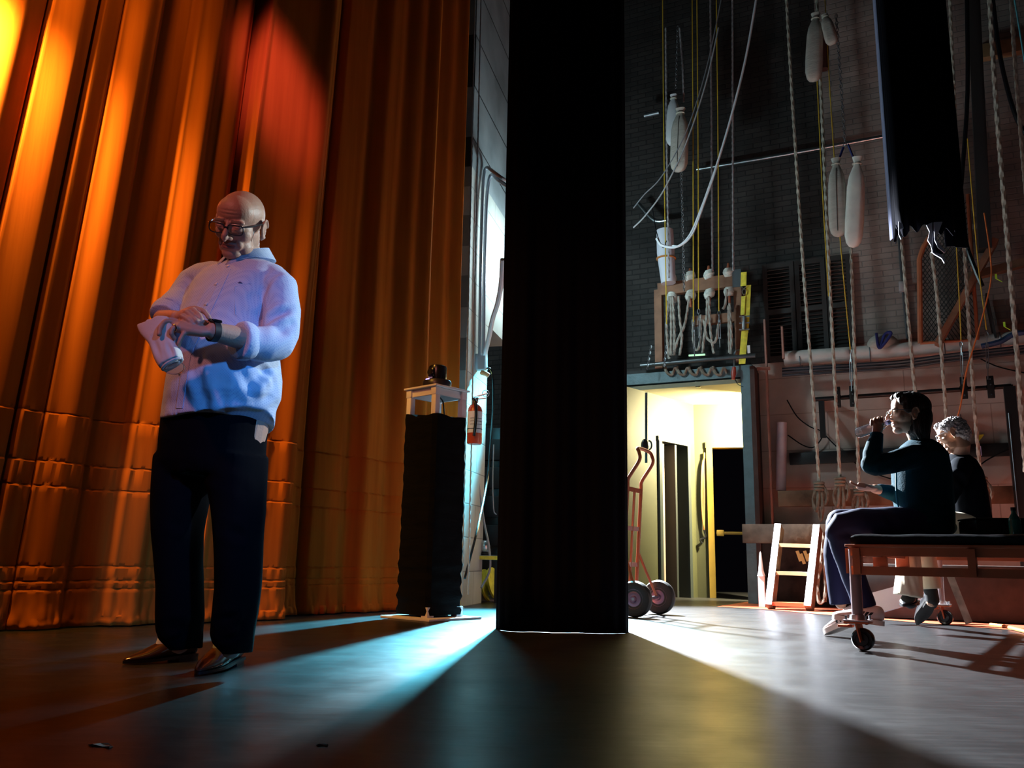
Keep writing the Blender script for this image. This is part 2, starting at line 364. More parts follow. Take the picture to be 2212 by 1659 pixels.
# yellow framed door with push bar
yel = mat('yellow_frame', (0.26, 0.17, 0.03), 0.45, var=0.1, scale=5)
dr2 = opening('door_2', cl1, bdir, e0, e0 + 0.86, 1.84, yel, 0.075)
n2 = Vector((bdir.y, -bdir.x, 0))
b = MB(); q = cl1 + bdir * (e0 + 0.43) - n2 * 0.05; b.bar(q + Vector((0, 0, 0.01)), q + Vector((0, 0, 1.835)), 0.045, 0.85, n2)
lf = b.build('door_leaf', mat('door_black', (0.022, 0.026, 0.026), 0.4), dr2, smooth=False)
b = MB(); q = cl1 + bdir * (e0 + 0.03) + n2 * 0.02 + Vector((0, 0, 0.78)); q2 = q + bdir * 0.75
b.bar(q, q2, 0.05, 0.035, (0, 0, 1), 0.008); b.box(q + bdir * 0.05, (0.09, 0.07, 0.075), Matrix.Rotation(math.atan2(bdir.y, bdir.x), 3, 'Z'), 0.01)
b.build('push_bar', yel, lf)
b = MB(); q = cl1 + bdir * (e0 + 0.52) + n2 * 0.0 + Vector((0, 0, 1.76)); b.bar(q - bdir * 0.11, q + bdir * 0.11, 0.06, 0.05, (0, 0, 1), 0.01); b.build('door_closer', mat('brass', (0, 0, 0)), lf)

# offstage wall seen between house curtain and black leg
ga, gb = Vector((-0.425, 7.63, 0)), Vector((-0.25, 8.35, 0)); gd = (gb - ga).normalized(); gL = (gb - ga).length
conc = mat_brick('old_block', (0.46, 0.46, 0.42), (0.40, 0.40, 0.36), (0.22, 0.22, 0.20), wdt=0.9, ht=0.30, msz=0.006, bump=0.5, stain=0.3)
board_grey = mat_brick('grey_boards', (0.26, 0.29, 0.30), (0.22, 0.25, 0.26), (0.015, 0.015, 0.015), wdt=6, ht=0.55, msz=0.012, bump=0.6, stain=0.4)
o = wallobj('wall_offstage', ga, gd, gL, 0, 4.1, [conc], 0.3, [(0, gL, 0, 4.1, 0), (gL, gL + 0.85, 2.72, 4.1, 0)])
wallobj('wall_gallery', ga, gd, 2.2, 4.1, 9, [board_grey], 0.3, [(0, 2.2, 4.1, 9, 0)])
b = MB(); b.box((0.9, 10.4, 1.3), (0.1, 1.7, 2.6)); struct(b.build('wall_light_blocker', mat('stage_black', (0.02, 0.019, 0.02), 0.9), smooth=False))  # added unseen slab, keeps the work light off the corridor wall's back
# walls that close the stage house where other cameras or bounced light could reach
dull = mat('stage_black', (0.02, 0.019, 0.02), 0.9)
wallobj('wall_left', (-5.9, 13, 0), (0, -1, 0), 0, 0, 0, [dull], 0.15, [(0, 14, 0, 9, 0)])
b = MB(); b.box((1, 6, 9.05), (14, 14, 0.1)); struct(b.build('ceiling', dull, smooth=False))
# ================================================================== drapes
def mat_velour():
    m = mat('orange_velour', (0.78, 0.26, 0.045), 0.9, spec=0.04); nt = m.node_tree; b = nt.nodes['Principled BSDF']
    tc = nt.nodes.new('ShaderNodeTexCoord'); mp = nt.nodes.new('ShaderNodeMapping'); mp.inputs['Scale'].default_value = (14, 14, 0.7); nt.links.new(tc.outputs['Object'], mp.inputs[0])
    n = nt.nodes.new('ShaderNodeTexNoise'); n.inputs['Scale'].default_value = 1; n.inputs['Detail'].default_value = 6; nt.links.new(mp.outputs[0], n.inputs['Vector'])
    r = nt.nodes.new('ShaderNodeValToRGB'); r.color_ramp.elements[0].position = 0.3; r.color_ramp.elements[1].position = 0.7
    r.color_ramp.elements[0].color = (0.37, 0.092, 0.011, 1); r.color_ramp.elements[1].color = (0.50, 0.135, 0.016, 1)
    nt.links.new(n.outputs['Fac'], r.inputs[0]); nt.links.new(r.outputs[0], b.inputs['Base Color'])
    bp = nt.nodes.new('ShaderNodeBump'); bp.inputs['Strength'].default_value = 0.12; bp.inputs['Distance'].default_value = 0.02
    nt.links.new(n.outputs['Fac'], bp.inputs['Height']); nt.links.new(bp.outputs[0], b.inputs['Normal'])
    return m
velour = mat_velour()
cA, cB = Vector((-2.73, 4.57, 0)), Vector((-0.91, 6.6, 0)); cdir = (cB - cA).normalized(); cnor = Vector((cdir.y, -cdir.x, 0))
def curt_s(u):       # path coordinate seen at column u at mid height
    r_ = ray(u, 600); den = r_.x * cdir.y - r_.y * cdir.x
    return (r_.y * cA.x - r_.x * cA.y) / den
ctrl = [(-330, .0), (-260, .06), (-180, -.03), (-80, .05), (-28, .02), (-20, -.04), (-8, .035), (60, .05), (92, .03), (101, -.045), (112, .035), (154, .02), (159, .0), (164, .025), (215, .055), (245, .03), (262, -.03), (300, -.05), (326, -.03), (345, .03), (384, .07), (402, .03), (425, .0), (452, .04), (474, -.02), (481, -.10), (499, .09), (512, .075), (560, .075), (610, .08), (645, .11), (658, .10), (668, -.05), (676, -.26), (700, -.21), (722, -.23), (735, -.30), (748, -.22), (800, -.24), (827, -.31), (853, -.22), (880, -.26), (905, -.32), (930, -.25), (948, -.29), (968, -.23), (985, -.30), (1005, -.27), (1025, -.31), (1045, -.27)]
cs = [(curt_s(u), d) for u, d in ctrl]
def curt_d(s):
    if s <= cs[0][0]: return cs[0][1]
    for (a, da), (b_, db) in zip(cs, cs[1:]):
        if s <= b_:
            t = (s - a) / (b_ - a); t = t * t * (3 - 2 * t); return da + (db - da) * t
    return cs[-1][1]
s0, s1 = cs[0][0], cs[-1][0]
seams = [1.17, 0.90, 0.765, 0.335, 0.255, 0.21]
zs = [0.0, 0.012, 0.03, 0.06, 0.1, 0.14, 0.18]
for z in sorted(seams): zs += [z - 0.018, z - 0.006, z, z + 0.004, z + 0.02]
zs += [0.42, 0.5, 0.58, 0.66, 0.72, 1.0, 1.08, 1.25, 1.4, 1.6, 1.85] + [2.1 + 0.3 * i for i in range(15)]
zs = sorted(set(round(z, 4) for z in zs if z >= 0))
NS = 900; b = MB(); vv = []
for z in zs:
    for i in range(NS + 1):
        s = s0 + (s1 - s0) * i / NS
        k = 1 - (s - s0) / (s1 - s0)
        sh = 0.075 * (z - 2.3) * k
        d = curt_d(s) * (0.85 + 0.25 * min(1, z / 3)) + 0.0015 * math.sin(s * 17 + z * 0.6)
        for zz in seams:
            if z <= zz: d += 0.006
            dz = zz - z
            if 0 <= dz < 0.12: d += 0.010 * math.exp(-dz * 22) * mnoise.noise(Vector((s * 26, zz * 9, 0))) - (0.010 if dz < 0.008 else 0)
            if -0.06 < dz < 0: d += 0.006 * math.exp(dz * 40) * mnoise.noise(Vector((s * 26, zz * 9 + 4, 0)))
        zb = z
        if z < 0.2:
            q = 1 - z / 0.2; d += q * q * (0.03 + 0.03 * mnoise.noise(Vector((s * 6, 1, 0)))) + 0.02 * q * mnoise.noise(Vector((s * 31, z * 22, 2)))
            if z < 0.05: zb = z + 0.018 * (1 + mnoise.noise(Vector((s * 17, 3, 0)))) * (0.3 if z == 0 else 1)
        p = cA + cdir * (s + sh) + cnor * d; vv.append((p.x, p.y, zb + 0.002))
n1_ = NS + 1
b.add(vv, [(j * n1_ + i, j * n1_ + i + 1, (j + 1) * n1_ + i + 1, (j + 1) * n1_ + i) for j in range(len(zs) - 1) for i in range(NS)])
oc = b.build('stage_curtain', velour)
tag(oc, 'tall orange velour house curtain with sewn horizontal bands hanging to the floor', 'curtain')
so = oc.modifiers.new('thick', 'SOLIDIFY'); so.thickness = 0.006; so.offset = -1

def drape(name, pts, zt, zb, amp, freq, m, label, seed=0, th=0.005, hem=None, taper=1.0, nz=24, ns=160, parent=None):
    """hanging cloth along a plan polyline"""
    path = sp(pts, 8); L = [0]
    for i in range(1, len(path)): L.append(L[-1] + (path[i] - path[i - 1]).length)
    vv = []
    cx = sum((p for p in path), Vector()) / len(path)
    for iz in range(nz + 1):
        for i in range(ns + 1):
            s = L[-1] * i / ns; k = max(j for j in range(len(L)) if L[j] <= s + 1e-9); k = min(k, len(L) - 2)
            t = (s - L[k]) / (L[k + 1] - L[k]); p = path[k].lerp(path[k + 1], t); dr = (path[k + 1] - path[k]).normalized(); nn = Vector((dr.y, -dr.x, 0))
            zb_ = zb + (hem(s / L[-1]) if hem else 0); f = iz / nz; z = zb_ + (zt - zb_) * f
            d = amp * math.sin(s * freq + seed + 0.5 * math.sin(s * freq * 0.37 + seed)) + amp * 0.35 * math.sin(s * freq * 2.7 + seed * 2 + f)
            q = p + nn * d; q = cx + (q - cx) * (taper + (1 - taper) * f); vv.append((q.x, q.y, z))
    b = MB(); n_ = ns + 1
    b.add(vv, [(j * n_ + i, j * n_ + i + 1, (j + 1) * n_ + i + 1, (j + 1) * n_ + i) for j in range(nz) for i in range(ns)])
    o = b.build(name, m, parent)
    so = o.modifiers.new('thick', 'SOLIDIFY'); so.thickness = th
    if label: tag(o, label, 'curtain')
    return o
g0, g1 = F(1077, 1364), F(1357, 1369)
ym = (g0.y + g1.y) / 2
drape('masking_leg', [(g0.x + 0.02, ym + 0.42, 0), (g0.x + 0.0, ym + 0.12, 0), (g0.x + 0.06, ym, 0), ((g0.x + g1.x) / 2, ym - 0.02, 0), (g1.x - 0.06, ym, 0), (g1.x, ym + 0.12, 0), (g1.x - 0.02, ym + 0.42, 0)], 7.5, 0.001, 0.014, 26, black_cloth,
      'tall black masking drape hanging to the floor in the middle of the stage', 1.0, hem=None)
# torn black border drape high on the right
dY = 6.0
pts = [P(1926, 400, dY + 0.35), P(1932, 400, dY), P(1990, 400, dY - 0.05), P(2040, 400, dY), P(2062, 400, dY + 0.1)]
zb = P(1960, 490, dY).z
def hemf(t): return -0.06 * (t > 0.3) * (0.5 + 0.5 * math.sin(t * 60)) + (0.05 * math.sin(t * 23) if t < 0.5 else 0)
root = thing('border_drape', 'torn black drape hanging high with pale blue lit edge at upper right', 'curtain', (pts[2].x, pts[2].y, zb))
pl = [Vector((p.x, p.y, 0)) for p in pts]
o = drape('cloth', pl, 7.5, zb, 0.012, 30, black_cloth, None, 2.0, hem=hemf, parent=root)
# narrower longer fold on its right
pr = [P(2030, 400, dY + 0.12), P(2050, 400, dY + 0.10), P(2078, 400, dY + 0.14)]
drape('rear_fold', [Vector((p.x, p.y, 0)) for p in pr], 7.5, P(2060, 532, dY + .1).z, 0.008, 40, black_cloth, None, 0.4, parent=root)
# side turn-back facing the work light; its blue-grey colour paints the lit edge
lit_edge_m = mat('drape_lit_edge', (0.20, 0.21, 0.34), 0.8, sheen=0.3)
q = [P(1909, 300, dY + 0.55), P(1916, 300, dY + 0.45), P(1925, 300, dY + 0.36)]
drape('side_return', [Vector((p.x, p.y, 0)) for p in q], 7.5, P(1948, 505, dY + .4).z, 0.01, 60, lit_edge_m, None, 0.2, parent=root, ns=60)
b = MB(); white_rag = mat('pale_lining', (0.55, 0.57, 0.68), 0.8)
def rag(pts_, Y): 
    v_ = [P(u_, v__, Y) for u_, v__ in pts_]; n = len(v_); b.add(v_ + [p + Vector((0.004, 0.012, 0)) for p in v_], [list(range(n)), [n + i for i in range(n)][::-1]] + [(i, (i + 1) % n, n + (i + 1) % n, n + i) for i in range(n)])
rag([(1941, 478), (1950, 484), (1952, 492), (1944, 496), (1950, 512), (1946, 516), (1941, 505)], dY - 0.06); b.build('torn_lining', white_rag, root, label='pale torn lining shred'); b = MB()
rag([(2001, 486), (2014, 480), (2014, 545), (2011, 530), (2004, 519), (2008, 500)], dY - 0.07); b.build('torn_lining', white_rag, root, label='pale torn lining shred'); b = MB()
rag([(2017, 480), (2036, 479), (2028, 500), (2022, 516), (2032, 530), (2043, 543), (2040, 546), (2026, 534), (2019, 518)], dY - 0.075); b.build('torn_lining', white_rag, root, label='pale torn lining shred'); b = MB()
rag([(2012, 544), (2034, 550), (2042, 560), (2040, 568), (2034, 558), (2020, 550)], dY - 0.07); b.build('torn_lining', white_rag, root, label='pale torn lining shred'); b = MB()
b = MB(); rag([(2014, 482), (2020, 482), (2024, 520), (2042, 545), (2030, 551), (2015, 546)], dY - 0.05); b.build('torn_flap', black_cloth, root)
# ================================================================== podium with table and camera
ZUP = Vector((0, 0, 1))
pa = R(-52)        # plan rotation of the stand
pc = Vector((F(922, 1338).x, F(922, 1338).y + 0.12, 0))
rot_p = Matrix.Rotation(R(48), 3, 'Z')
b = MB(); b.box(pc + Vector((0.02, -0.02, 0.009)), (0.50, 0.50, 0.016), rot_p, 0.003)
pod = thing('cloth_wrapped_stand', 'tall stand wrapped in black cloth beside the orange curtain', 'stand', pc)
b.build('base_board', mat('pale_board', (0.62, 0.58, 0.60), 0.5), pod, label='pale square base board')
def P_at(u, v, ref): return P(u, v, ref.y)
zt = P(930, 900, pc.y).z
rings = []; N = 72
for i in range(46):
    f = i / 45; z = 0.03 + (zt - 0.03) * f; h = 0.172 * (1 - 0.02 * f) + 0.006 * math.sin(i * 1.9) * (1 if f < 0.25 else 0.35)
    ring = []
    for j in range(N):
        a = 2 * PI * j / N; c_, s_ = math.cos(a), math.sin(a); r_ = h / max(abs(c_), abs(s_)) ; r_ = min(r_, h * 1.30)
        wv = 0.006 * mnoise.noise(Vector((a * 1.5, z * 9, 0))) + 0.004 * mnoise.noise(Vector((a * 3, z * 22, 5)))
        droop = (-0.03 * (0.5 + 0.5 * math.cos(4 * a)) + 0.012 * math.sin(3 * a)) * (1 if i == 45 else 0)
        ring.append(pc + rot_p @ Vector(((r_ + wv) * c_, (r_ + wv) * s_, 0)) + Vector((0, 0, z + droop)))
    rings.append(ring)
b = MB(); b.loft(rings); b.build('cloth_wrap', black_wrap, pod)
for sx, sy in ((-1, -1), (1, -1)): b = MB(); b.box(pc + rot_p @ Vector((sx * 0.14, sy * 0.14, 0.05)), (0.06, 0.06, 0.07), rot_p); b.build('foot_block', mat('pale_board', (0, 0, 0)), pod)
# little white table standing on it
zt2 = zt - 0.035
tz = P(930, 836, pc.y - 0.1).z
tab = thing('side_table', 'small white side table standing on the black cloth wrapped stand', 'table', pc + Vector((0, 0, zt2)))
tw = 0.158
b = MB(); b.box(pc + Vector((0, 0, tz - 0.007)), (2 * tw + 0.03, 2 * tw + 0.03, 0.014), rot_p, 0.003); b.build('tabletop', white_paint, tab)
for sx in (-1, 1):
    for sy in (-1, 1):
        c0 = pc + rot_p @ Vector((sx * (tw - 0.025), sy * (tw - 0.025), 0)); b = MB()
        b.box(c0 + Vector((0, 0, (zt2 + tz - 0.07) / 2)), (0.045, 0.045, tz - 0.07 - zt2), rot_p, 0.003); b.box(c0 + Vector((0, 0, tz - 0.043)), (0.052, 0.052, 0.056), rot_p, 0.003)
        b.build('leg', white_paint, tab)
for k in range(4):
    r4 = rot_p @ Matrix.Rotation(k * PI / 2, 3, 'Z'); b = MB(); b.box(pc + r4 @ Vector((0, tw - 0.022, 0)) + Vector((0, 0, tz - 0.042)), (2 * tw - 0.1, 0.016, 0.05), r4); b.build('apron', white_paint, tab)
# motorised camera head on it
cz = tz + 0.001; cc = pc + rot_p @ Vector((-0.01, -0.01, 0)) + Vector((0, 0, cz))
cm = thing('pan_tilt_camera', 'black round pan tilt camera with violet status light on the white table', 'camera', cc)
M4 = Matrix.Translation(cc)
b = MB(); b.lathe([(0.102, 0.0), (0.105, 0.006), (0.105, 0.05), (0.098, 0.062), (0.07, 0.064)], M4, 40); base_ = b.build('base', mat('violet_black', (0.02, 0.018, 0.03), 0.35), cm)
b = MB(); b.lathe([(0.066, 0.060), (0.068, 0.066), (0.068, 0.155), (0.064, 0.17), (0.05, 0.178), (0.0, 0.18)], M4, 36); b.build('head', black_plastic, cm)
d_ = Vector((-0.55, -0.83, 0)); sd = Vector((0.83, -0.55, 0))
b = MB(); b.bar(cc + Vector((0, 0, 0.115)) + d_ * 0.05, cc + Vector((0, 0, 0.115)) + d_ * 0.085, 0.05, 0.07, ZUP, 0.012); lh = b.build('lens_housing', black_plastic, cm)
b = MB(); b.tube([cc + Vector((0, 0, 0.115)) + d_ * 0.08, cc + Vector((0, 0, 0.115)) + d_ * 0.092], 0.024, 20); b.build('lens', mat('lens_glass', (0.01, 0.01, 0.015), 0.05, spec=1), lh)
b = MB(); ang = math.atan2(-0.95, -0.62)
def arc(r_, a0, a1, z, k=8): return [cc + Vector((r_ * math.cos(a0 + (a1 - a0) * i / k), r_ * math.sin(a0 + (a1 - a0) * i / k), z)) for i in range(k + 1)]
b.tube(arc(0.1, ang - 0.32, ang + 0.02, 0.061), 0.0035, 6); b.build('status_light', mat('violet_led', (0.30, 0.22, 1.0), 0.4, emit=6), base_)
b = MB(); q = cc + Vector((0, 0, 0.088)) + Vector((-0.045, -0.056, 0)); b.bar(q - sd * 0.0 + Vector((0, 0, -0.018)), q + Vector((0, 0, 0.018)), 0.036, 0.006, d_); b.build('label_plate', mat('grey_plate', (0.45, 0.5, 0.48), 0.5), cm)
# cables below the table
b = MB(); b.tube(sp([pc + Vector((0.02, 0.05, tz - 0.05)), pc + Vector((0.05, -0.02, tz - 0.10)), pc + Vector((0.07, -0.06, zt2 + 0.02)), pc + Vector((0.1, -0.03, zt2 + 0.0))]), 0.006, 6)
tag(b.build('camera_cable', black_plastic), 'thin dark cable looping under the small white table', 'cable')

# ================================================================== things on and by the offstage wall
gn = Vector((gd.y, -gd.x, 0))                 # faces the work light
def G(u, v, off=0.0):
    d = ray(u, v); t = (gn.dot(ga) + off - gn.dot(CAMLOC)) / gn.dot(d); return CAMLOC + d * t
b = MB()
def metal_pipe(name, label, pts, r, m=dull_steel, k=6, cat='pipe', n=10):
    b = MB(); b.tube(sp(pts, k), r, n); return tag(b.build(name, m), label, cat)
cw = mat('pale_conduit', (0.42, 0.45, 0.5), 0.4, 0.5)
metal_pipe('conduit', 'pale bent conduit on the offstage wall, left one of the pair', [G(1036, 775, .05), G(1038, 600, .05), G(1042, 430, .05), G(1046, 375, .05), G(1052, 362, .09), G(1062, 368, .3), G(1085, 385, .45), G(1110, 400, .5)], 0.016, cw)
metal_pipe('conduit', 'pale bent conduit on the offstage wall, right one of the pair', [G(1044, 775, .06), G(1046, 600, .06), G(1050, 450, .06), G(1056, 390, .06), G(1064, 378, .1), G(1078, 390, .34), G(1110, 412, .5)], 0.018, cw)
bx = thing('junction_box', 'grey junction box at the foot of the two conduits', 'electrical box', G(1040, 778, .04))
b = MB(); b.bar(G(1040, 765, .05), G(1040, 800, .05), 0.09, 0.10, gn, 0.008); b.build('box', mat('grey_box', (0.45, 0.47, 0.5), 0.5), bx)
b = MB(); b.bar(G(1040, 768, .105), G(1040, 797, .105), 0.006, 0.07, gn); b.build('cover', mat('grey_box', (0, 0, 0)), bx)
b = MB(); b.tube(sp([G(1046, 770, .1), G(1056, 730, .2), G(1064, 690, .3), G(1075, 655, .42), G(1083, 610, .5), G(1086, 560, .55)]), 0.022, 8)
tag(b.build('cable_bundle', mat('white_cable', (0.75, 0.77, 0.8), 0.5)), 'thick white cable bundle sweeping up from the junction box', 'cable')
# beaded chain lines hanging in front of the wall
for i, (u0, u1, nm) in enumerate(((1027, 1004, 'left'), (1040, 1011, 'right'))):
    b = MB(); p0, p1 = P(u0, -40, 7.0), P(u1 if i else u1 - 6, 1285, 6.95)
    b.tube([p0.lerp(p1, t / 160) for t in range(161)], 0.006, 9, star=0.3, twist=90)
    tag(b.build('operating_line', mat('grey_line', (0.30, 0.32, 0.33), 0.7)), f'thin grey pull line hanging before the offstage wall, the {nm} of two', 'rope')
# fire extinguisher
ex = P(1026, 905, 7.0); ez = lambda v: P(1026, v, 7.0).z
fe = thing('fire_extinguisher', 'red fire extinguisher with black hose hanging beside the black stand', 'fire extinguisher', Vector((ex.x, ex.y, ez(958))))
Me = Matrix.Translation((ex.x, ex.y, 0)); red = mat('ext_red', (0.50, 0.06, 0.02), 0.3)
z0, z1 = ez(960), ez(876)
b = MB(); b.lathe([(0.0, z0 + 0.004), (0.055, z0), (0.062, z0 + 0.012), (0.062, z1 - 0.05), (0.056, z1 - 0.02), (0.04, z1 + 0.004), (0.022, z1 + 0.018), (0.022, z1 + 0.04)], Me, 28); cyl_ = b.build('cylinder', red, fe)
b = MB(); b.lathe([(0.0633, z0 + 0.09), (0.0633, z1 - 0.055)], Me, 28, cap=False); b.build('paper_label', mat('ext_label', (0.72, 0.72, 0.74), 0.6), cyl_)
b = MB(); b.lathe([(0.0642, z0 + 0.12), (0.0642, z0 + 0.128)], Me, 28, cap=False)
for k in range(9):
    a = R(-120 + k * 11)
    for zz in (0.16, 0.185, 0.21): b.box(Vector((ex.x + 0.064 * math.cos(a), ex.y + 0.064 * math.sin(a), z0 + zz)), (0.002, 0.008 + 0.004 * (k % 2), 0.004), Matrix.Rotation(a, 3, 'Z'))
b.build('label_print', mat('ink', (0.05, 0.06, 0.08), 0.7), cyl_)
zv = z1 + 0.05
b = MB(); b.box(Vector((ex.x, ex.y, zv)), (0.05, 0.04, 0.035), None, 0.006); b.bar(Vector((ex.x - 0.02, ex.y, zv + 0.02)), Vector((ex.x + 0.10, ex.y - 0.02, zv + 0.05)), 0.02, 0.008); b.bar(Vector((ex.x - 0.02, ex.y, zv)), Vector((ex.x + 0.09, ex.y - 0.02, zv + 0.01)), 0.02, 0.008); b.build('valve_handle', steel, fe)
b = MB(); c_ = Vector((ex.x + 0.085, ex.y - 0.02, zv + 0.05)); b.tube([c_ + Vector((0.028 * math.cos(a), 0, 0.028 * math.sin(a))) for a in [2 * PI * i / 20 for i in range(21)]], 0.003, 6); b.build('pull_ring', steel, fe)
b = MB(); b.tube(sp([Vector((ex.x - 0.02, ex.y - 0.03, zv)), Vector((ex.x + 0.0, ex.y - 0.075, zv - 0.03)), Vector((ex.x + 0.012, ex.y - 0.078, z1 - 0.1)), Vector((ex.x + 0.0, ex.y - 0.076, z0 + 0.06))]), 0.013, 10); b.build('hose', black_plastic, fe)
b = MB(); b.bar(Vector((ex.x + 0.09, ex.y + 0.03, zv - 0.19)), Vector((ex.x + 0.085, ex.y + 0.03, zv - 0.02)), 0.06, 0.002, (1, 0, 0)); b.build('inspection_tag', mat('tag_card', (0.6, 0.62, 0.55), 0.8), fe)
b = MB(); b.tube([Vector((ex.x, ex.y + 0.05, zv)), Vector((ex.x - 0.03, ex.y + 0.28, zv + 0.03))], 0.008, 6); b.build('hanging_hook', dull_steel, fe)
# dark rack, cables, lamp and yellow spool beyond the wall
rk = thing('equipment_rack', 'black equipment rack standing in the dark behind the cables', 'rack', P(1072, 1290, 9.0) * 1)
ctr = P(1085, 1100, 9.0); b = MB(); b.box((ctr.x + 0.10, 9.3, 0.9), (0.75, 0.5, 1.78), None, 0.01); b.build('case', black_plastic, rk)
for i in range(5): b = MB(); b.box((ctr.x + 0.10, 9.03, 0.35 + i * 0.3), (0.62, 0.03, 0.22), None, 0.005); b.build('panel', black_metal, rk)
for nm, lab, pts, r_, mm in (
    ('cable', 'black cable hanging in an arch from a plug near the offstage wall', [P(1044, 800, 8.0), P(1056, 795, 7.95), P(1064, 810, 7.95), P(1066, 860, 7.95), P(1062, 930, 7.98), P(1052, 1040, 8.0), P(1032, 1140, 7.2), P(1004, 1250, 6.95)], 0.010, black_plastic),
    ('cable', 'grey cable swinging down towards the small work lamp', [P(1030, 1000, 8.2), P(1036, 1060, 8.2), P(1046, 1130, 8.3), P(1056, 1180, 8.3), P(1058, 1230, 8.3), P(1040, 1270, 8.2)], 0.011, mat('grey_cable', (0.25, 0.26, 0.28), 0.5)),
    ('cable', 'thin dark cable hanging in front of the equipment rack', [P(1066, 960, 8.6), P(1064, 1040, 8.6), P(1066, 1100, 8.6), P(1072, 1112, 8.6)], 0.007, mat('grey_cable', (0, 0, 0)))):
    b = MB(); b.tube(sp(pts), r_, 7); tag(b.build(nm, mm), lab, 'cable')
b = MB(); b.tube(sp([P(1040, 805, 7.98), P(1050, 808, 7.95), P(1056, 812, 7.95)]), 0.022, 10); tag(b.build('cable_plug', mat('orange_plug', (0.7, 0.2, 0.06), 0.5)), 'small orange plug at the top of the arching black cable', 'plug')
b = MB()
rnd = random.Random(3)
fc = F(1030, 1296)
loops = []
for i in range(8):
    cx, cy = fc.x + rnd.uniform(-0.13, 0.22), fc.y + rnd.uniform(-0.25, 0.1); r_ = rnd.uniform(0.08, 0.2)
    b = MB(); b.tube(sp([Vector((cx + r_ * math.cos(a) * (1 + 0.3 * rnd.random()), cy + r_ * 0.9 * math.sin(a), 0.02 + 0.012 * i + 0.06 * max(0, math.sin(a * 1.5 + i)))) for a in [i + j * 0.8 for j in range(8)]], 5), 0.008, 7)
    loops.append(b)
bb = MB()
for l_ in loops: bb.add(l_.v, l_.f)
o = bb.build('cable_tangle', mat('pale_cable', (0.42, 0.44, 0.46), 0.45)); tag(o, 'tangle of pale cables heaped on the floor by the offstage wall', 'cables'); o['kind'] = 'stuff'
q = P(1046, 1200, 8.35); wl_ = thing('work_lamp', 'small round chrome work lamp on a low shelf among cables', 'lamp', q)
b = MB(); b.ell(q + Vector((0.0, 0, 0.08)), (0.055, 0.06, 0.065)); b.build('reflector', steel, wl_)
b = MB(); b.lathe([(0.05, 0.0), (0.055, 0.02), (0.03, 0.05), (0.03, 0.07)], Matrix.Translation(q), 18); b.build('housing', black_metal, wl_)
sh = thing('utility_shelf', 'low yellow edged shelf holding the small work lamp', 'shelf', Vector((q.x, q.y + 0.1, 0)))
b = MB(); b.box((q.x + 0.02, q.y + 0.06, q.z - 0.02), (0.26, 0.3, 0.04), None, 0.004); b.build('board', mat('shelf_top', (0.3, 0.34, 0.42), 0.5), sh)
b = MB(); b.box((q.x + 0.02, q.y - 0.095, q.z - 0.02), (0.265, 0.012, 0.035)); b.build('front_edge', yellow_web, sh)
for dx in (-0.08, 0.12): b = MB(); b.bar((q.x + dx, q.y + 0.12, 0), (q.x + dx, q.y + 0.12, q.z - 0.04), 0.04, 0.04); b.build('leg', black_metal, sh)
q2 = P(1064, 1252, 8.8); b = MB(); M_ = Matrix.Translation((q2.x - 0.02, q2.y, 0.165)) @ Matrix.Rotation(R(75), 4, 'Y') @ Matrix.Rotation(R(20), 4, 'X')
b.lathe([(0.06, -0.05), (0.16, -0.05), (0.16, -0.03), (0.06, -0.03), (0.06, 0.03), (0.16, 0.03), (0.16, 0.05), (0.06, 0.05)], M_, 28); tag(b.build('cable_reel', yellow_web), 'yellow cable reel standing on edge under the low shelf', 'reel')
b = MB(); q3 = F(1028, 1299); b.box((q3.x + 0.04, q3.y + 0.12, 0.05), (0.42, 0.2, 0.10), Matrix.Rotation(R(10), 3, 'Z'), 0.006); tag(b.build('timber_block', mat('pale_timber', (0.42, 0.37, 0.30), 0.7, var=0.2)), 'pale timber block lying under the cable tangle', 'timber')
# paper scraps on the stage floor
for (u, v, rz, sx, lab) in ((220, 1612, -0.5, 0.034, 'white paper scrap lying on the dark floor, the larger one'), (697, 1611, -0.2, 0.014, 'tiny white paper scrap on the dark floor near bottom centre')):
    p = F(u, v); b = MB(); rr = Matrix.Rotation(rz, 3, 'Z')
    pts_ = [rr @ Vector((x * sx, y * sx * 0.8, 0)) for x, y in ((-1, -.35), (-.4, -.5), (.3, -.2), (1, -.25), (.8, .3), (0.1, .45), (-.7, .5))]
    b.add([p + q + Vector((0, 0, 0.0015 + 0.004 * (i % 2))) for i, q in enumerate(pts_)] + [p + q + Vector((0, 0, 0.0008)) for q in pts_], [list(range(7)), list(range(7, 14))[::-1]] + [(i, (i + 1) % 7, 7 + (i + 1) % 7, 7 + i) for i in range(7)])
    tag(b.build('paper_scrap', mat('paper', (0.8, 0.8, 0.78), 0.8), smooth=False), lab, 'paper')
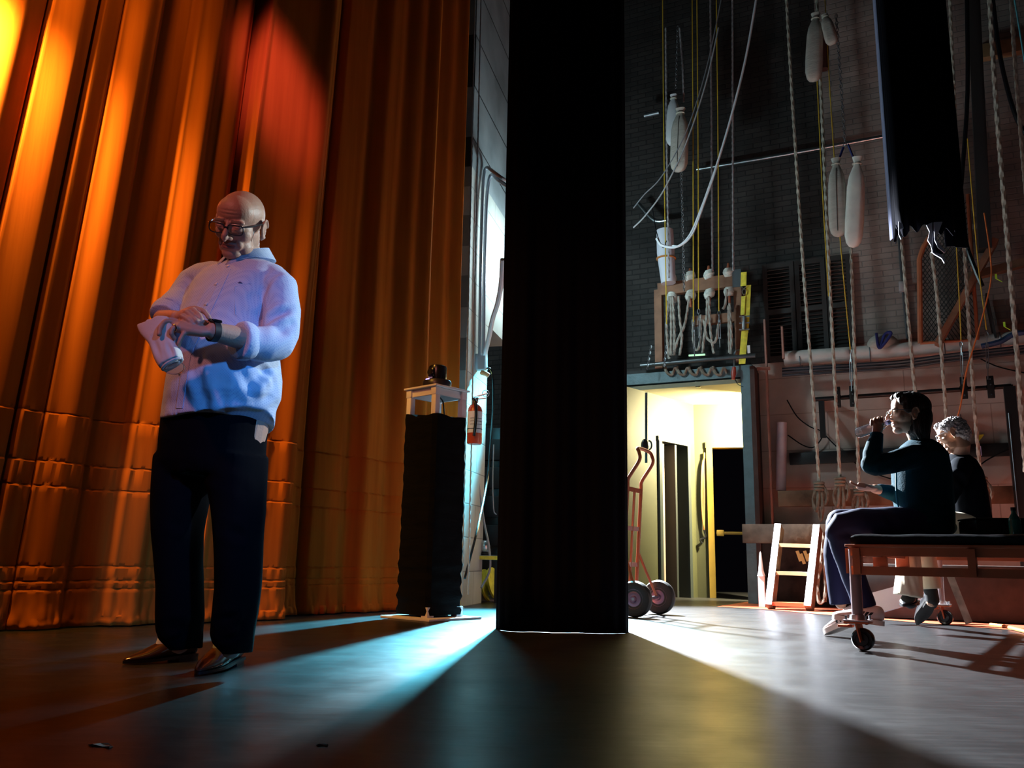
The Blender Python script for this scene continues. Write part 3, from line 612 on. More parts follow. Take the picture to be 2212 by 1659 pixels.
# ================================================================== rigging on the back wall
def rope(name, label, pts, r, m, group=None, cat='rope', k=14, knot=None, strand=True):
    """laid rope along a path; knot = point where spare line hangs in loops"""
    path = sp(pts, k); root = None
    if strand:
        fine = []
        for a, b_ in zip(path, path[1:]):
            n = max(1, int((b_ - a).length / 0.009)); fine += [a.lerp(b_, i / n) for i in range(n)]
        fine.append(path[-1]); b = MB(); b.tube(fine, r, 9, star=0.2, twist=2 * PI / (r * 7))
    else:
        b = MB(); b.tube(path, r, 6)
    if knot is None:
        return tag(b.build(name, m), label, cat, group)
    root = thing(name, label, cat, pts[0], group); b.build('line', m, root)
    b = MB(); kp = Vector(knot)
    for i in range(3):
        dx = (-0.04, 0.0, 0.05)[i]; h = (0.26, 0.36, 0.19)[i]
        loop = [kp + WU * (dx * 0.3) + Vector((0, 0, 0.02)), kp + WU * (dx - 0.025) - ZUP * (h * 0.5) + WN * 0.02, kp + WU * dx - ZUP * h + WN * 0.03, kp + WU * (dx + 0.03) - ZUP * (h * 0.5) + WN * 0.04, kp + WU * (dx * 0.3 + 0.015) + Vector((0, 0, 0.02))]
        b.tube(sp(loop, 10), r * 0.95, 9, star=0.2, twist=2 * PI / (r * 11))
    for i in range(3):
        zc = kp.z + 0.03 - i * 2 * r; ring = [Vector((kp.x, kp.y, zc)) + WU * (0.042 * math.cos(a)) + WN * (0.03 * math.sin(a) + 0.015) for a in [2 * PI * j / 16 for j in range(17)]]
        b.tube(ring, r, 7)
    b.build('hank', old_rope, root)
    return root
def chain(name, label, a, b_, r=0.006, ln=0.045, m=dull_steel, parent=None):
    a = Vector(a); b_ = Vector(b_); d = b_ - a; n = max(2, int(d.length / (ln * 0.72))); d.normalize()
    x = d.orthogonal().normalized(); y = d.cross(x); mbx = MB()
    for i in range(n):
        c = a + d * (i * ln * 0.72 + ln / 2); s_ = x if i % 2 else y
        mbx.tube([c + d * ((ln / 2 - r) * math.sin(t)) + s_ * (r * 1.9 * math.cos(t)) for t in [2 * PI * j / 10 for j in range(11)]], r * 0.62, 5)
    o = mbx.build(name, m, parent)
    if label: tag(o, label, 'chain')
    return o
def sandbag(label, top, bot, w, lean=0, group='sandbags hanging on the lines', tie=None, m=canvas, seam=True):
    top = Vector(top); bot = Vector(bot); L = (top - bot).length; ax = (top - bot).normalized()
    root = thing('sandbag', label, 'sandbag', bot, group)
    x = WU.copy(); x = (x - ax * x.dot(ax)).normalized(); y = ax.cross(x)
    prof = [(0, .10), (.02, .5), (.06, .78), (.14, .96), (.3, 1.0), (.5, .97), (.66, .93), (.78, .80), (.86, .55), (.91, .36), (.94, .34), (.97, .46), (1.0, .55)]
    rings = []
    for f, k in prof:
        ring = []
        for j in range(24):
            a = 2 * PI * j / 24; c_, s_ = math.cos(a), math.sin(a)
            wob = 1 + 0.05 * mnoise.noise(Vector((c_ * 2, s_ * 2, f * 6 + bot.x * 9)))
            rr_ = k * w * wob * (abs(c_) ** 3 + abs(s_) ** 3) ** (-1 / 3) * 0.9
            ring.append(bot + ax * (f * L) + x * (rr_ * c_) + y * (rr_ * s_ * 0.72))
        rings.append(ring)
    b = MB(); b.loft(rings); b.build('bag', m, root)
    if seam:
        b = MB(); b.tube(sp([bot + ax * (f * L) - y * (-k * w * 0.66) * (1 if y.dot(WN) > 0 else -1) for f, k in prof[2:9]]), 0.004, 5); b.build('seam', mat('seam', (0.08, 0.07, 0.06), 0.9), root)
    b = MB(); c = bot + ax * (0.925 * L)
    b.tube([c + x * (w * 0.40 * math.cos(t)) + y * (w * 0.32 * math.sin(t)) for t in [2 * PI * j / 16 for j in range(17)]], 0.010, 6); b.build('tie', rope_m, root)
    if tie is not None:
        b = MB(); b.tube([bot + ax * (0.9 * L), tie], 0.012, 6); b.build('strap', mat('blue_strap', (0.015, 0.025, 0.16), 0.6), root)
    return root
# --- hemp lines over the back wall (top pixel ... tie-off) ; depths 0.55-0.9 m off the wall
RG = 'hemp hand lines running up from the pin rail'
lines = [
 ('first hemp line from the blue portal, tied off above the stepladder', [(1696, -60), (1708, 160), (1734, 560), (1757, 860), (1770, 1050)], .55, 0.0165, True),
 ('second hemp line from the blue portal, behind the upper sandbag', [(1762, -60), (1772, 170), (1790, 560), (1805, 860), (1815, 1040)], .60, 0.0165, True),
 ('third hemp line, hanging below the lower sandbag pair', [(1838, 535), (1842, 640), (1849, 860), (1856, 1060)], .58, 0.0165, True),
 ('hemp line passing behind the seated drinker from the torn black drape', [(1946, 505), (1958, 640), (1972, 800), (1978, 860), (1990, 1050)], .62, 0.0165, False),
 ('hemp line hanging from the torn lining, ending by the grey-haired person', [(2012, 545), (2024, 640), (2038, 820), (2046, 930), (2052, 1060)], .62, 0.0165, False),
 ('hemp line right of the torn drape, in front of the warning sign', [(2050, -40), (2066, 300), (2082, 520), (2096, 750), (2108, 920), (2120, 1040)], .62, 0.0165, True),
 ('thick pale hemp line nearest the right edge of the wall', [(2134, -60), (2150, 200), (2176, 520), (2198, 780), (2216, 1020)], .80, 0.021, False),
 ('hemp line at the upper right corner, beside the teal cord', [(2182, -60), (2190, 100), (2206, 300), (2222, 480)], .70, 0.018, False)]
for lab, px, off, r, kn in lines:
    pts = [W(u, v, off) for u, v in px]
    rope('hemp_line', lab, pts, r, rope_m, RG, knot=pts[-1] if kn else None)
LG = 'pale lift lines above the portal'
for lab, px, off in (('pale lift line nearest the middle black drape', [(1438, 60), (1440, 300), (1445, 600)], .75), ('pale lift line third from the middle black drape', [(1534, -40), (1537, 300), (1539, 585)], .70), ('pale lift line left of the dark shutters', [(1582, -40), (1583, 300), (1584, 585)], .70), ('short pale lift line beside the upper sling of the paired bags', [(1468, 60), (1474, 140), (1477, 220)], .72)):
    rope('lift_line', lab, [W(u, v, off) for u, v in px], 0.011, mat('grey_rope', (0.36, 0.33, 0.34), 0.9), LG, k=6)
YG = 'thin yellow trim cords'
for i, (lab, px, off) in enumerate((('yellow cord nearest the middle black drape', [(1431, -40), (1434, 300), (1440, 700)], .85), ('yellow cord with turnbuckle, left one of the close pair over the pin rail', [(1495, -40), (1497, 300), (1498, 695)], .85), ('yellow cord with turnbuckle, right one of the close pair over the pin rail', [(1505, -40), (1508, 300), (1509, 668)], .85),
    ('yellow cord above the right end of the pin rail', [(1547, -40), (1551, 300), (1553, 672)], .85), ('yellow cord left of the second hemp line', [(1764, 150), (1776, 400), (1790, 640)], .66), ('yellow cord passing the small upper sandbag', [(1780, -40), (1793, 200), (1812, 480), (1826, 640), (1837, 755)], .64),
    ('yellow cord under the torn drape, hooked to a turnbuckle', [(2066, 530), (2072, 640), (2076, 735)], .66), ('yellow cord right of the wire mesh gate', [(2090, 300), (2112, 560), (2131, 712)], .66))):
    rope('trim_cord', lab, [W(u, v, off) for u, v in px], 0.0065, yellow_cord, YG, k=4, strand=False)
def turnbuckle(label, u, v0, v1, off):
    a, c = W(u, v0, off), W(u + (v1 - v0) * 0.03, v1, off); root = thing('turnbuckle', label, 'turnbuckle', a, 'steel turnbuckles on the trim cords'); m_ = a.lerp(c, 0.5)
    b = MB()
    for s_ in (-1, 1): b.tube([a.lerp(c, 0.28) + WU * (0.010 * s_), a.lerp(c, 0.78) + WU * (0.010 * s_)], 0.0045, 6)
    b.build('body', dull_steel, root)
    b = MB(); q = a.lerp(c, 0.10); b.tube([q + WU * (0.014 * math.cos(t)) + ZUP * (0.03 * math.sin(t)) for t in [2 * PI * j / 12 for j in range(13)]], 0.0045, 6); b.tube([a.lerp(c, 0.14), a.lerp(c, 0.34)], 0.005, 6); b.build('hook', steel, root)
    b = MB(); b.tube([a.lerp(c, 0.74), c], 0.006, 6); b.build('rod', dull_steel, root)
turnbuckle('steel turnbuckle under the left cord of the close yellow pair', 1498, 690, 770, .85)
turnbuckle('steel turnbuckle under the right cord of the close yellow pair', 1509, 664, 748, .85)
turnbuckle('steel turnbuckle under the yellow cord at the right end of the pin rail', 1553, 668, 750, .85)
turnbuckle('steel turnbuckle above the black pipe, left of the seated drinker', 1837, 750, 845, .55)
turnbuckle('bright steel turnbuckle under the cord by the mesh gate', 2076, 735, 830, .55)
turnbuckle('bright steel turnbuckle near the blue hose on the pipe', 2131, 712, 820, .55)
rope('orange_rope', 'orange rope slanting down from the mesh gate to the warning sign', [W(2126, 460, .68), W(2140, 560, .68), W(2138, 620, .68), W(2112, 720, .68), W(2088, 800, .68), W(2074, 880, .68), W(2062, 915, .68)], 0.008, mat('orange_line', (0.62, 0.16, 0.03), 0.7), k=8, strand=False)
rope('teal_cord', 'teal cord running down the upper right corner', [W(2185, -40, .75), W(2200, 50, .75), W(2216, 150, .75)], 0.009, mat('teal_line', (0.10, 0.42, 0.50), 0.6), k=6, strand=False)
# --- sandbags
sandbag('white sandbag left and behind in the pair hanging above the portal', W(1455, 205, .80), W(1452, 315, .80), 0.085, m=mat('white_bag', (0.66, 0.64, 0.66), 0.8), seam=False)
sandbag('canvas sandbag in front in the pair hanging above the portal', W(1470, 235, .92), W(1466, 372, .92), 0.115)
sandbag('long grey sandbag at the very top with a red-brown side', W(1762, 30, .72), W(1757, 177, .72), 0.105, seam=False)
sandbag('small sandbag at the top right of the long grey one', W(1781, 32, .78), W(1799, 96, .78), 0.075, seam=False)
sandbag('upright canvas sandbag with a dark seam, left of the lower pair', W(1806, 343, .78), W(1811, 512, .78), 0.105, tie=W(1822, 318, .74))
sandbag('sagging pale sandbag with blue marks, right of the lower pair', W(1852, 340, .82), W(1843, 535, .82), 0.105, tie=W(1832, 312, .78), m=mat('pale_canvas', (0.72, 0.66, 0.60), 0.9, var=0.1), seam=False)
b = MB(); b.tube(sp([W(1764, 60, .6), W(1780, 95, .6), W(1781, 150, .6)]), 0.05, 8); tag(b.build('cloth_sleeve', mat('red_brown', (0.12, 0.045, 0.035), 0.9)), 'red-brown cloth sleeve hanging behind the long grey sandbag', 'cloth')
chain('chain', 'dark chain hanging beside the upper small sandbag to the blue straps', W(1806, 30, .72), W(1826, 320, .72), 0.008, 0.06)
chain('chain', 'grey chain hanging below the canvas sandbag over the portal', W(1472, 372, .88), W(1478, 632, .88), 0.007, 0.05)
chain('chain', 'short dark chain above the paired sandbags over the portal', W(1464, 55, .8), W(1460, 190, .8), 0.007, 0.05)
for u0, v0, u1, v1, lab in ((1407, 745, 1398, 800, 'short chain end hanging left of the portal top, the left one'), (1440, 745, 1434, 795, 'short chain end hanging over the portal top, the right one')):
    chain('chain', lab, W(u0, v0, .7), W(u1, v1, .7), 0.006, 0.05)
# --- white cables slung across
wc = mat('white_flex', (0.75, 0.76, 0.80), 0.45)
for lab, px, r, m_ in (('white cable bundle sagging in a bright loop above the portal', [(1418, 515), (1430, 530), (1462, 533), (1490, 508), (1515, 450), (1535, 395), (1552, 345), (1580, 250), (1612, 120), (1640, -40)], 0.014, wc),
    ('second white cable lying along the bright loop', [(1452, 531), (1470, 530), (1496, 505), (1520, 442), (1538, 392), (1549, 358)], 0.012, wc),
    ('upper thin grey cable swinging from the middle black drape', [(1368, 450), (1392, 420), (1424, 388), (1460, 330), (1490, 265), (1528, 140), (1566, -40)], 0.007, mat('grey_cable', (0, 0, 0))),
    ('lower pale cable swinging from the middle black drape', [(1368, 492), (1392, 468), (1425, 425), (1450, 380), (1478, 320), (1505, 245), (1530, 160), (1552, 60)], 0.009, mat('pale_cable', (0, 0, 0)))):
    rope('slung_cable', lab, [W(u, v, 1.15) for u, v in px], r, m_, 'cables slung across above the portal', 'cable', 8, strand=False)
rope('thin_wire', 'fine black wire coil hanging by the bright cable loop', [W(1408, 440, .9), W(1418, 500, .9), W(1432, 535, .9), W(1440, 520, .9)], 0.005, black_plastic, None, 'wire', 8, strand=False)
# --- pipes
def pipe(name, label, px, off, r, m, n=12, cat='pipe'):
    b = MB(); b.tube(sp([W(u, v, off) for u, v in px], 4), r, n); return tag(b.build(name, m), label, cat)
pipe('galvanised_pipe', 'bright galvanised pipe crossing the dark brick wall', [(1505, 366), (1700, 333), (1935, 290)], .16, 0.024, mat('galv', (0.62, 0.70, 0.74), 0.28, 1.0))
pipe('pipe_stub', 'short grey pipe stub poking out high beside the middle black drape', [(1392, 250), (1424, 243)], .3, 0.03, dull_steel)
pipe('pipe_elbow', 'grey pipe with elbow beside the bright cable loop', [(1378, 440), (1405, 470), (1420, 478), (1440, 476)], .3, 0.03, mat('galv', (0, 0, 0)))
wp = thing('lagged_pipe', 'thick white lagged pipe running along the wall over the people', 'pipe', W(1950, 765, .18))
b = MB(); b.tube(sp([W(1695, 775, .18), W(1950, 757, .18), W(2240, 728, .18)], 10), 0.085, 20); b.build('lagging', mat('lagging', (0.62, 0.56, 0.52), 0.8, var=0.12, scale=4, bump=0.3, bscale=9), wp)
for i, u in enumerate((1730, 1880, 2040, 2160)):
    c = W(u, 757 - (u - 1950) * 0.1, .18); b = MB(); b.tube([c + ZUP * (0.088 * math.cos(t)) + WN * (0.088 * math.sin(t)) for t in [2 * PI * j / 20 for j in range(21)]], 0.006, 5); b.build('band', dull_steel, wp)
for lab, dv, r in (('upper black cable strapped under the white lagged pipe', 20, .02), ('middle black cable strapped under the white lagged pipe', 26, .018), ('lowest black cable strapped under the white lagged pipe', 33, .014)):
    pipe('wall_cable', lab, [(1690, 778 + dv), (1850, 768 + dv), (1950, 757 + dv + 4), (2060, 746 + dv), (2240, 726 + dv)], .29, r, mat('cable_black', (0.03, 0.032, 0.04), 0.35), 8, 'cable')
pipe('blue_hose', 'dark blue hose bundle lying on the white pipe at the right', [(2120, 748), (2160, 738), (2190, 722), (2230, 716)], .34, 0.028, mat('hose_blue', (0.02, 0.05, 0.13), 0.5), 8, 'hose')
br_ = thing('black_rail', 'black pipe rail with pulleys running behind the seated drinker', 'rail', W(1960, 850, .35))
b = MB(); b.tube([W(1758, 863, .35), W(2184, 834, .35)], 0.024, 12); b.build('pipe', black_metal, br_)
for u, v in ((1774, 863), (2182, 836)):
    b = MB(); a = W(u, v, .33); b.bar(a, a - ZUP * 0.42, 0.055, 0.06, WN); b.bar(a - ZUP * 0.40, W(u, v, .02) - ZUP * 0.02, 0.04, 0.05); b.bar(a, W(u, v, .0), 0.05, 0.05); b.build('bracket', black_metal, br_)
for i, (u, v) in enumerate(((1809, 858), (1842, 856), (2082, 838), (2140, 836))):
    a = W(u, v, .42); pl_ = thing('pulley_block', ('pulley block on the black rail behind the second hemp line', 'pulley block on the black rail left of the seated drinker', 'pulley block on the black rail above the warning sign', 'pulley block on the black rail nearest the black upright')[i], 'pulley', a, 'pulley blocks on the black rail')
    b = MB()
    for s_ in (-1, 1): b.bar(a + WN * (0.02 * s_) + ZUP * 0.11, a + WN * (0.02 * s_) - ZUP * 0.11, 0.062, 0.006, WN, 0.002)
    b.build('cheek_plate', black_metal, pl_)
    b = MB(); b.tube([a - WN * 0.012, a + WN * 0.012], 0.04, 16); b.build('sheave', black_plastic, pl_)
    b = MB()
    for dz in (0.075, 0.02, -0.08): b.tube([a + WN * 0.02 + ZUP * dz, a + WN * 0.03 + ZUP * dz], 0.008, 8)
    b.build('bolt', steel, pl_)
pst = thing('black_upright', 'tall black steel upright at the right end of the black rail', 'post', F(2190, 1300))
b = MB(); a = W(2196, 1000, .5); b.bar((a.x, a.y, 0), (a.x, a.y, W(2186, 836, .5).z), 0.10, 0.10, WN); b.build('post', black_metal, pst)
b = MB(); b.tube([Vector((a.x, a.y, 0.5)) + WN * 0.055 - WU * 0.03, Vector((a.x, a.y, 1.9)) + WN * 0.055 - WU * 0.03], 0.006, 6); b.build('edge_tube', dull_steel, pst)
def plank(name, label, u0, v0, u1, v1, off, hh, dd, m, cat='rail'):
    a, c = W(u0, v0, off), W(u1, v1, off); b = MB(); b.bar(a, c, dd, hh, (0, 0, 1), 0.004); return tag(b.build(name, m), label, cat)
plank('dark_rail', 'black flat rail on the wall, left of the seated drinker', 1706, 992, 1856, 985, .08, 0.13, 0.05, black_metal)
plank('dark_rail', 'black flat rail on the wall under the warning sign', 1856, 984, 2250, 968, .08, 0.13, 0.05, black_metal)
plank('pin_rail_plank', 'brown plank rail that the hemp lines are tied to', 1682, 1078, 2220, 1068, .34, 0.17, 0.08, wood_old)
plank('lower_plank', 'dark red board on the wall above the stepladder', 1690, 1165, 2000, 1165, .10, 0.10, 0.05, wood_red)
plank('heavy_timber', 'heavy dark timber beam that the stepladder leans on', 1607, 1153, 1790, 1154, .93, 0.19, 0.16, mat('timber_dark', (0.075, 0.05, 0.035), 0.85, spec=0.1, var=0.4, scale=6, bump=0.4, bscale=12), 'beam')
for lab, u, v0, v1, off in (('rusty flat steel upright beside the portal, the taller', 1661, 690, 1150, .30), ('short rusty flat upright beside the portal', 1691, 706, 775, .34)):
    a, c = W(u, v0, off), W(u + (v1 - v0) * 0.02, v1, off); b = MB(); b.bar((c.x, c.y, a.z), c, 0.02, 0.055, WN); tag(b.build('steel_upright', mat('rusty', (0.34, 0.17, 0.13), 0.7, var=0.2)), lab, 'post')
b = MB(); q_ = W(1646, 1290, .42); b.bar((q_.x, q_.y, 0.005), (q_.x, q_.y, 2.58), 0.05, 0.17, WN); tag(b.build('portal_board', mat('board_maroon', (0.05, 0.022, 0.017), 0.8, var=0.3), smooth=False), 'dark maroon upright board fixed beside the blue portal', 'board')
a, c = W(1634, 797, .34), W(1664, 796, .32); b = MB(); b.bar(a, c, 0.03, 0.035); tag(b.build('steel_bracket', mat('rusty', (0, 0, 0))), 'rusty steel bracket from the portal to the flat upright', 'bracket')
pipe('drain_pipe', 'pale lilac drain pipe standing left of the first hemp line', [(1689, 913), (1688, 985), (1687, 1060)], .22, 0.055, mat('lilac_pipe', (0.42, 0.31, 0.33), 0.6, var=0.1), 16)
for lab, px, off in (('thin black cable looping on the wall by the drain pipe', [(1700, 864), (1722, 900), (1750, 922), (1778, 935), (1760, 965), (1735, 962), (1702, 940)], .06), ('black cable drooping behind the tied hemp lines', [(1778, 935), (1800, 958), (1830, 985), (1870, 1015), (1935, 1038)], .06), ('thin cable hanging in a curve near the black upright', [(2210, 960), (2170, 975), (2130, 995), (2100, 1020)], .14), ('cable swag on the wall right of the blue hose', [(2090, 760), (2150, 790), (2215, 806)], .05)):
    pipe('wall_wire', lab, px, off, 0.007, black_plastic, 6, 'cable')
# conduit with outlet box
cdt = thing('wall_conduit', 'black conduit with grey outlet box on the pale brick', 'conduit', W(1950, 620, .03))
b = MB(); b.tube([W(1943, 510, .04), W(1950, 610, .04)], 0.022, 8); b.tube([W(1952, 628, .04), W(1962, 735, .04)], 0.022, 8); b.build('tube', mat('conduit_dark', (0.05, 0.05, 0.055), 0.5), cdt)
b = MB(); b.bar(W(1949, 610, .06), W(1950, 631, .06), 0.07, 0.10, WN, 0.006); b.build('outlet_box', mat('grey_box', (0, 0, 0)), cdt)
b = MB(); c = W(1908, 745, .16); b.ell(c, (0.17, 0.12, 0.12)); bag_ = thing('canvas_bag', 'pale canvas bag with blue webbing lying on the white pipe', 'bag', c); b.build('bag', canvas, bag_)
b = MB(); b.tube(sp([W(1893, 720, .3), W(1898, 750, .31), W(1908, 745, .31), W(1925, 720, .3), W(1912, 722, .3), W(1901, 750, .31)]), 0.016, 8); b.build('webbing', mat('blue_strap', (0, 0, 0)), bag_)
# --- dark louvred shutters
for i, (u0, u1) in enumerate(((1652, 1718), (1722, 1786), (1790, 1842))):
    nm = ('nearest the portal', 'in the middle', 'beside the pale brick')[i]
    root = thing('louvred_shutter', f'tall dark louvred shutter on the brick wall, the one {nm}', 'shutter', W(u0, 770, .02), 'dark louvred shutters')
    za, zb_ = W(1750, 775, .05).z, W(1750, 560, .05).z; ta, tc = ts(W(u0, 670, .05)), ts(W(u1, 670, .05))
    q = lambda t, z, o=.05: wl(t, o, z)
    m_ = mat('shutter_paint', (0.035, 0.032, 0.030), 0.5)
    b = MB()
    for t in (ta + 0.02, tc - 0.02): b.bar(q(t, za), q(t, zb_), 0.05, 0.05, WU)
    for z in (za + 0.03, (za + zb_) / 2, zb_ - 0.03): b.bar(q(ta, z), q(tc, z), 0.048, 0.06)
    b.build('frame', m_, root, smooth=False)
    zm = (za + zb_) / 2
    for z_lo, z_hi in ((za, zm), (zm, zb_)):
      b = MB(); z = z_lo + 0.075
      while z < z_hi - 0.06:
        a = q(ta + 0.04, z); c = q(tc - 0.04, z); b.bar(a, c, 0.045, 0.007, (WN + ZUP * 0.9).normalized())
        z += 0.045
      b.build('slats', m_, root, smooth=False)
# --- pin rail above the portal
pr = thing('pin_rail', 'brown timber pin rail standing above the portal', 'pin rail', wl(-0.7, .3, zdeck + 0.02))
zr = lambda v, u=1510: W(u, v, .45).z
wood = wood_red
tl, tr = ts(W(1424, 700, .45)), ts(W(1597, 700, .45))
zb0 = 2.642
top_z, mid_z = W(1590, 607, .45).z, W(1590, 684, .45).z
for t, zt_ in ((tl, top_z), (tr, top_z + 0.05)): b = MB(); b.bar(wl(t, .45, zb0), wl(t, .45, zt_), 0.09, 0.09, WU); b.build('post', wood, pr, smooth=False)
b = MB(); b.bar(wl(tl, .46, top_z), wl(tr - 0.05, .46, top_z), 0.08, 0.15); b.build('top_beam', wood, pr, smooth=False)
b = MB(); b.bar(wl(tl + 0.4, .43, mid_z), wl(tr - 0.04, .43, mid_z), 0.06, 0.11); b.build('lower_beam', wood, pr, smooth=False)
b = MB(); b.bar(wl(tr, .455, top_z - 0.09), wl(tr, .455, top_z + 0.12), 0.10, 0.10, WU); b.build('corner_plate', mat('grey_plate_dark', (0.10, 0.11, 0.12), 0.5, 0.6), pr, smooth=False)
for i, u in enumerate((1449, 1489, 1530, 1573)):
    t = ts(W(u, 625, .52)); c = wl(t, .47, top_z)
    pin = thing('belaying_pin', ('belaying pin with rope turns, farthest from the yellow strap', 'belaying pin under the grey chain, wrapped in white rope', 'belaying pin third along the beam, its rope tails hanging', 'belaying pin with a red handle nearest the yellow strap')[i], 'belaying pin', c, 'belaying pins along the top beam')
    b = MB(); b.tube([c - ZUP * 0.26, c - ZUP * 0.02, c + ZUP * 0.08, c + ZUP * 0.17, c + ZUP * 0.22], [0.014, 0.016, 0.018, 0.022, 0.012], 10); b.build('pin', mat('pin_red', (0.36, 0.09, 0.04), 0.5), pin)
    b = MB(); rnd = random.Random(i)
    for sgn, zc in ((1, 0.11), (-1, -0.12)):
        pts = []
        for j in range(90):
            a = j * 0.45; rr_ = 0.055 * (1 - 0.25 * abs(j - 45) / 45); pts.append(c + WU * (rr_ * math.cos(a)) + WN * (rr_ * math.sin(a)) + ZUP * (zc + 0.09 * (j - 45) / 90 + 0.014 * math.sin(a + i)))
        b.tube(pts, 0.014, 7)
    b.build('rope_turns', mat('pin_rope', (0.66, 0.64, 0.58), 0.9, var=0.2, scale=20), pin)
RT = 'rope tails hanging from the pin rail'
tails = [('rope tail outermost left below the pin rail beam', [(1446, 640), (1440, 700), (1444, 765), (1447, 775)]), ('rope tail second from the left below the pin rail', [(1449, 640), (1450, 710), (1449, 768)]), ('rope tail third from the left below the pin rail', [(1453, 640), (1457, 715), (1456, 768)]), ('rope tail crossing from the wrapped pin down to the left', [(1489, 640), (1485, 668), (1478, 705), (1466, 730), (1454, 768)]), ('rope tail that the slanting one crosses over', [(1466, 640), (1468, 685), (1473, 730), (1468, 768)]),
  ('rope tail looping below the third pin, left strand', [(1528, 645), (1526, 690), (1520, 735), (1518, 762)]), ('rope tail below the third pin, right strand', [(1531, 640), (1535, 715), (1542, 764)]), ('rope tail dropping from the red handled pin', [(1570, 625), (1567, 655), (1562, 668)]), ('pair-like rope tail at the right post, left strand', [(1574, 660), (1575, 730), (1576, 762)]), ('pair-like rope tail at the right post, right strand', [(1576, 655), (1580, 730), (1578, 765)]), ('grey rope bight hanging between the turnbuckles', [(1497, 690), (1498, 735), (1504, 757), (1512, 740), (1514, 680)]), ('rope coil sagging behind the middle of the pin rail', [(1520, 690), (1528, 730), (1545, 738), (1552, 700)])]
for lab, px in tails: rope('rope_tail', lab, [W(u, v, .585) for u, v in px], 0.0145, mat('tail_rope', (0.33, 0.30, 0.26), 0.9, var=0.2, scale=25), RT, k=8)
hk = MB(); rnd = random.Random(11)
for i in range(5):
    u = 1436 + i * 26; hk = MB(); hk.tube(sp([W(u, 792, .52), W(u + 6, 806, .52) + WN * 0.02, W(u + 16, 809, .52), W(u + 24, 796, .52) + WN * 0.03, W(u + 30, 806, .52)]), 0.016, 8, star=0.15, twist=60)
    tag(hk.build('spare_rope', old_rope), f'spare rope coil lying on the portal top, number {("one", "two", "three", "four", "five")[i]} from the middle drape', 'rope', 'spare rope on the portal top')
pipe('deck_pipe', 'dark scaffold pipe lying across above the portal', [(1384, 790), (1500, 779), (1632, 768)], .60, 0.026, mat('scaffold', (0.12, 0.125, 0.13), 0.35, 0.8))
b = MB(); a, c = W(1488, 768, .66), W(1523, 766, .66); b.tube([a, c], 0.011, 8); tag(b.build('glow_stick', mat('glow_green', (0.55, 1.0, 0.6), 0.4, emit=0.6)), 'small pale green glow stick on the dark scaffold pipe', 'glow stick')
b = MB(); b.bar(W(1617, 746, .62), W(1618, 763, .62), 0.03, 0.006, WN); tag(b.build('white_tag', white_paint), 'small white tag beside the yellow ratchet strap', 'tag')
# ratchet strap
rs = thing('ratchet_strap', 'yellow ratchet strap hanging at the right end of the pin rail', 'strap', W(1608, 690, .6))
def webb(px, off, wd, nm='webbing'):
    b = MB(); pts = [W(u, v, off) for u, v in px]; rings = []
    for p in sp(pts, 6): rings.append([p - WU * wd, p + WU * wd, p + WU * wd + WN * 0.005, p - WU * wd + WN * 0.005])
    b.loft(rings); b.build(nm, yellow_web, rs)
webb([(1607, 588), (1606, 618)], .58, 0.032); webb([(1617, 616), (1614, 680), (1611, 720)], .565, 0.028); webb([(1606, 640), (1604, 680)], .58, 0.022); webb([(1609, 714), (1606, 750), (1603, 786)], .60, 0.036)
b = MB(); b.bar(W(1609, 684, .61), W(1608, 714, .61), 0.03, 0.09, WN, 0.004)
for v in (684, 698, 712): b.tube([W(1597, v, .63), W(1619, v - 1, .63)], 0.009, 8)
b.build('ratchet', dull_steel, rs)
b = MB(); c = W(1607, 628, .59); b.tube(sp([c + WU * -0.03 + ZUP * 0.05, c + WU * 0.02, c - ZUP * 0.05, c + WU * -0.02, c + WU * 0.03 + ZUP * 0.05]), 0.006, 6); b.build('hook', steel, rs)
# work bulb on the portal
wb = thing('caged_bulb', 'unlit bulb in red holder hanging at the portal corner', 'lamp', W(1586, 800, .55))
b = MB(); b.tube(sp([W(1586, 795, .56), W(1585, 770, .56), W(1590, 758, .58), W(1598, 756, .55)]), 0.010, 8); b.build('swan_neck', steel, wb)
b = MB(); b.tube([W(1586, 793, .56), W(1585, 806, .56), W(1584, 820, .56)], [0.02, 0.03, 0.018], 12); b.build('holder', mat('holder_red', (0.35, 0.05, 0.03), 0.4), wb)
b = MB(); b.tube(sp([W(1586, 818, .5), W(1594, 830, .5), W(1606, 836, .5)]), 0.004, 5); b.build('wire', black_plastic, wb)
# white duct left of pin rail
dc = thing('white_duct', 'white hanging duct with an orange band above the portal', 'duct', W(1440, 560, .62))
b = MB(); b.tube([W(1436, 498, .6), W(1438, 545, .6), W(1444, 612, .6)], [0.10, 0.105, 0.085], 20); b.build('duct', mat('duct_white', (0.62, 0.62, 0.70), 0.6), dc)
b = MB(); c = W(1439, 559, .6); b.tube([c + WU * (0.108 * math.cos(t)) + WN * (0.108 * math.sin(t)) for t in [2 * PI * j / 20 for j in range(21)]], 0.012, 6); b.build('band', mat('orange_band', (0.45, 0.16, 0.04), 0.6), dc)
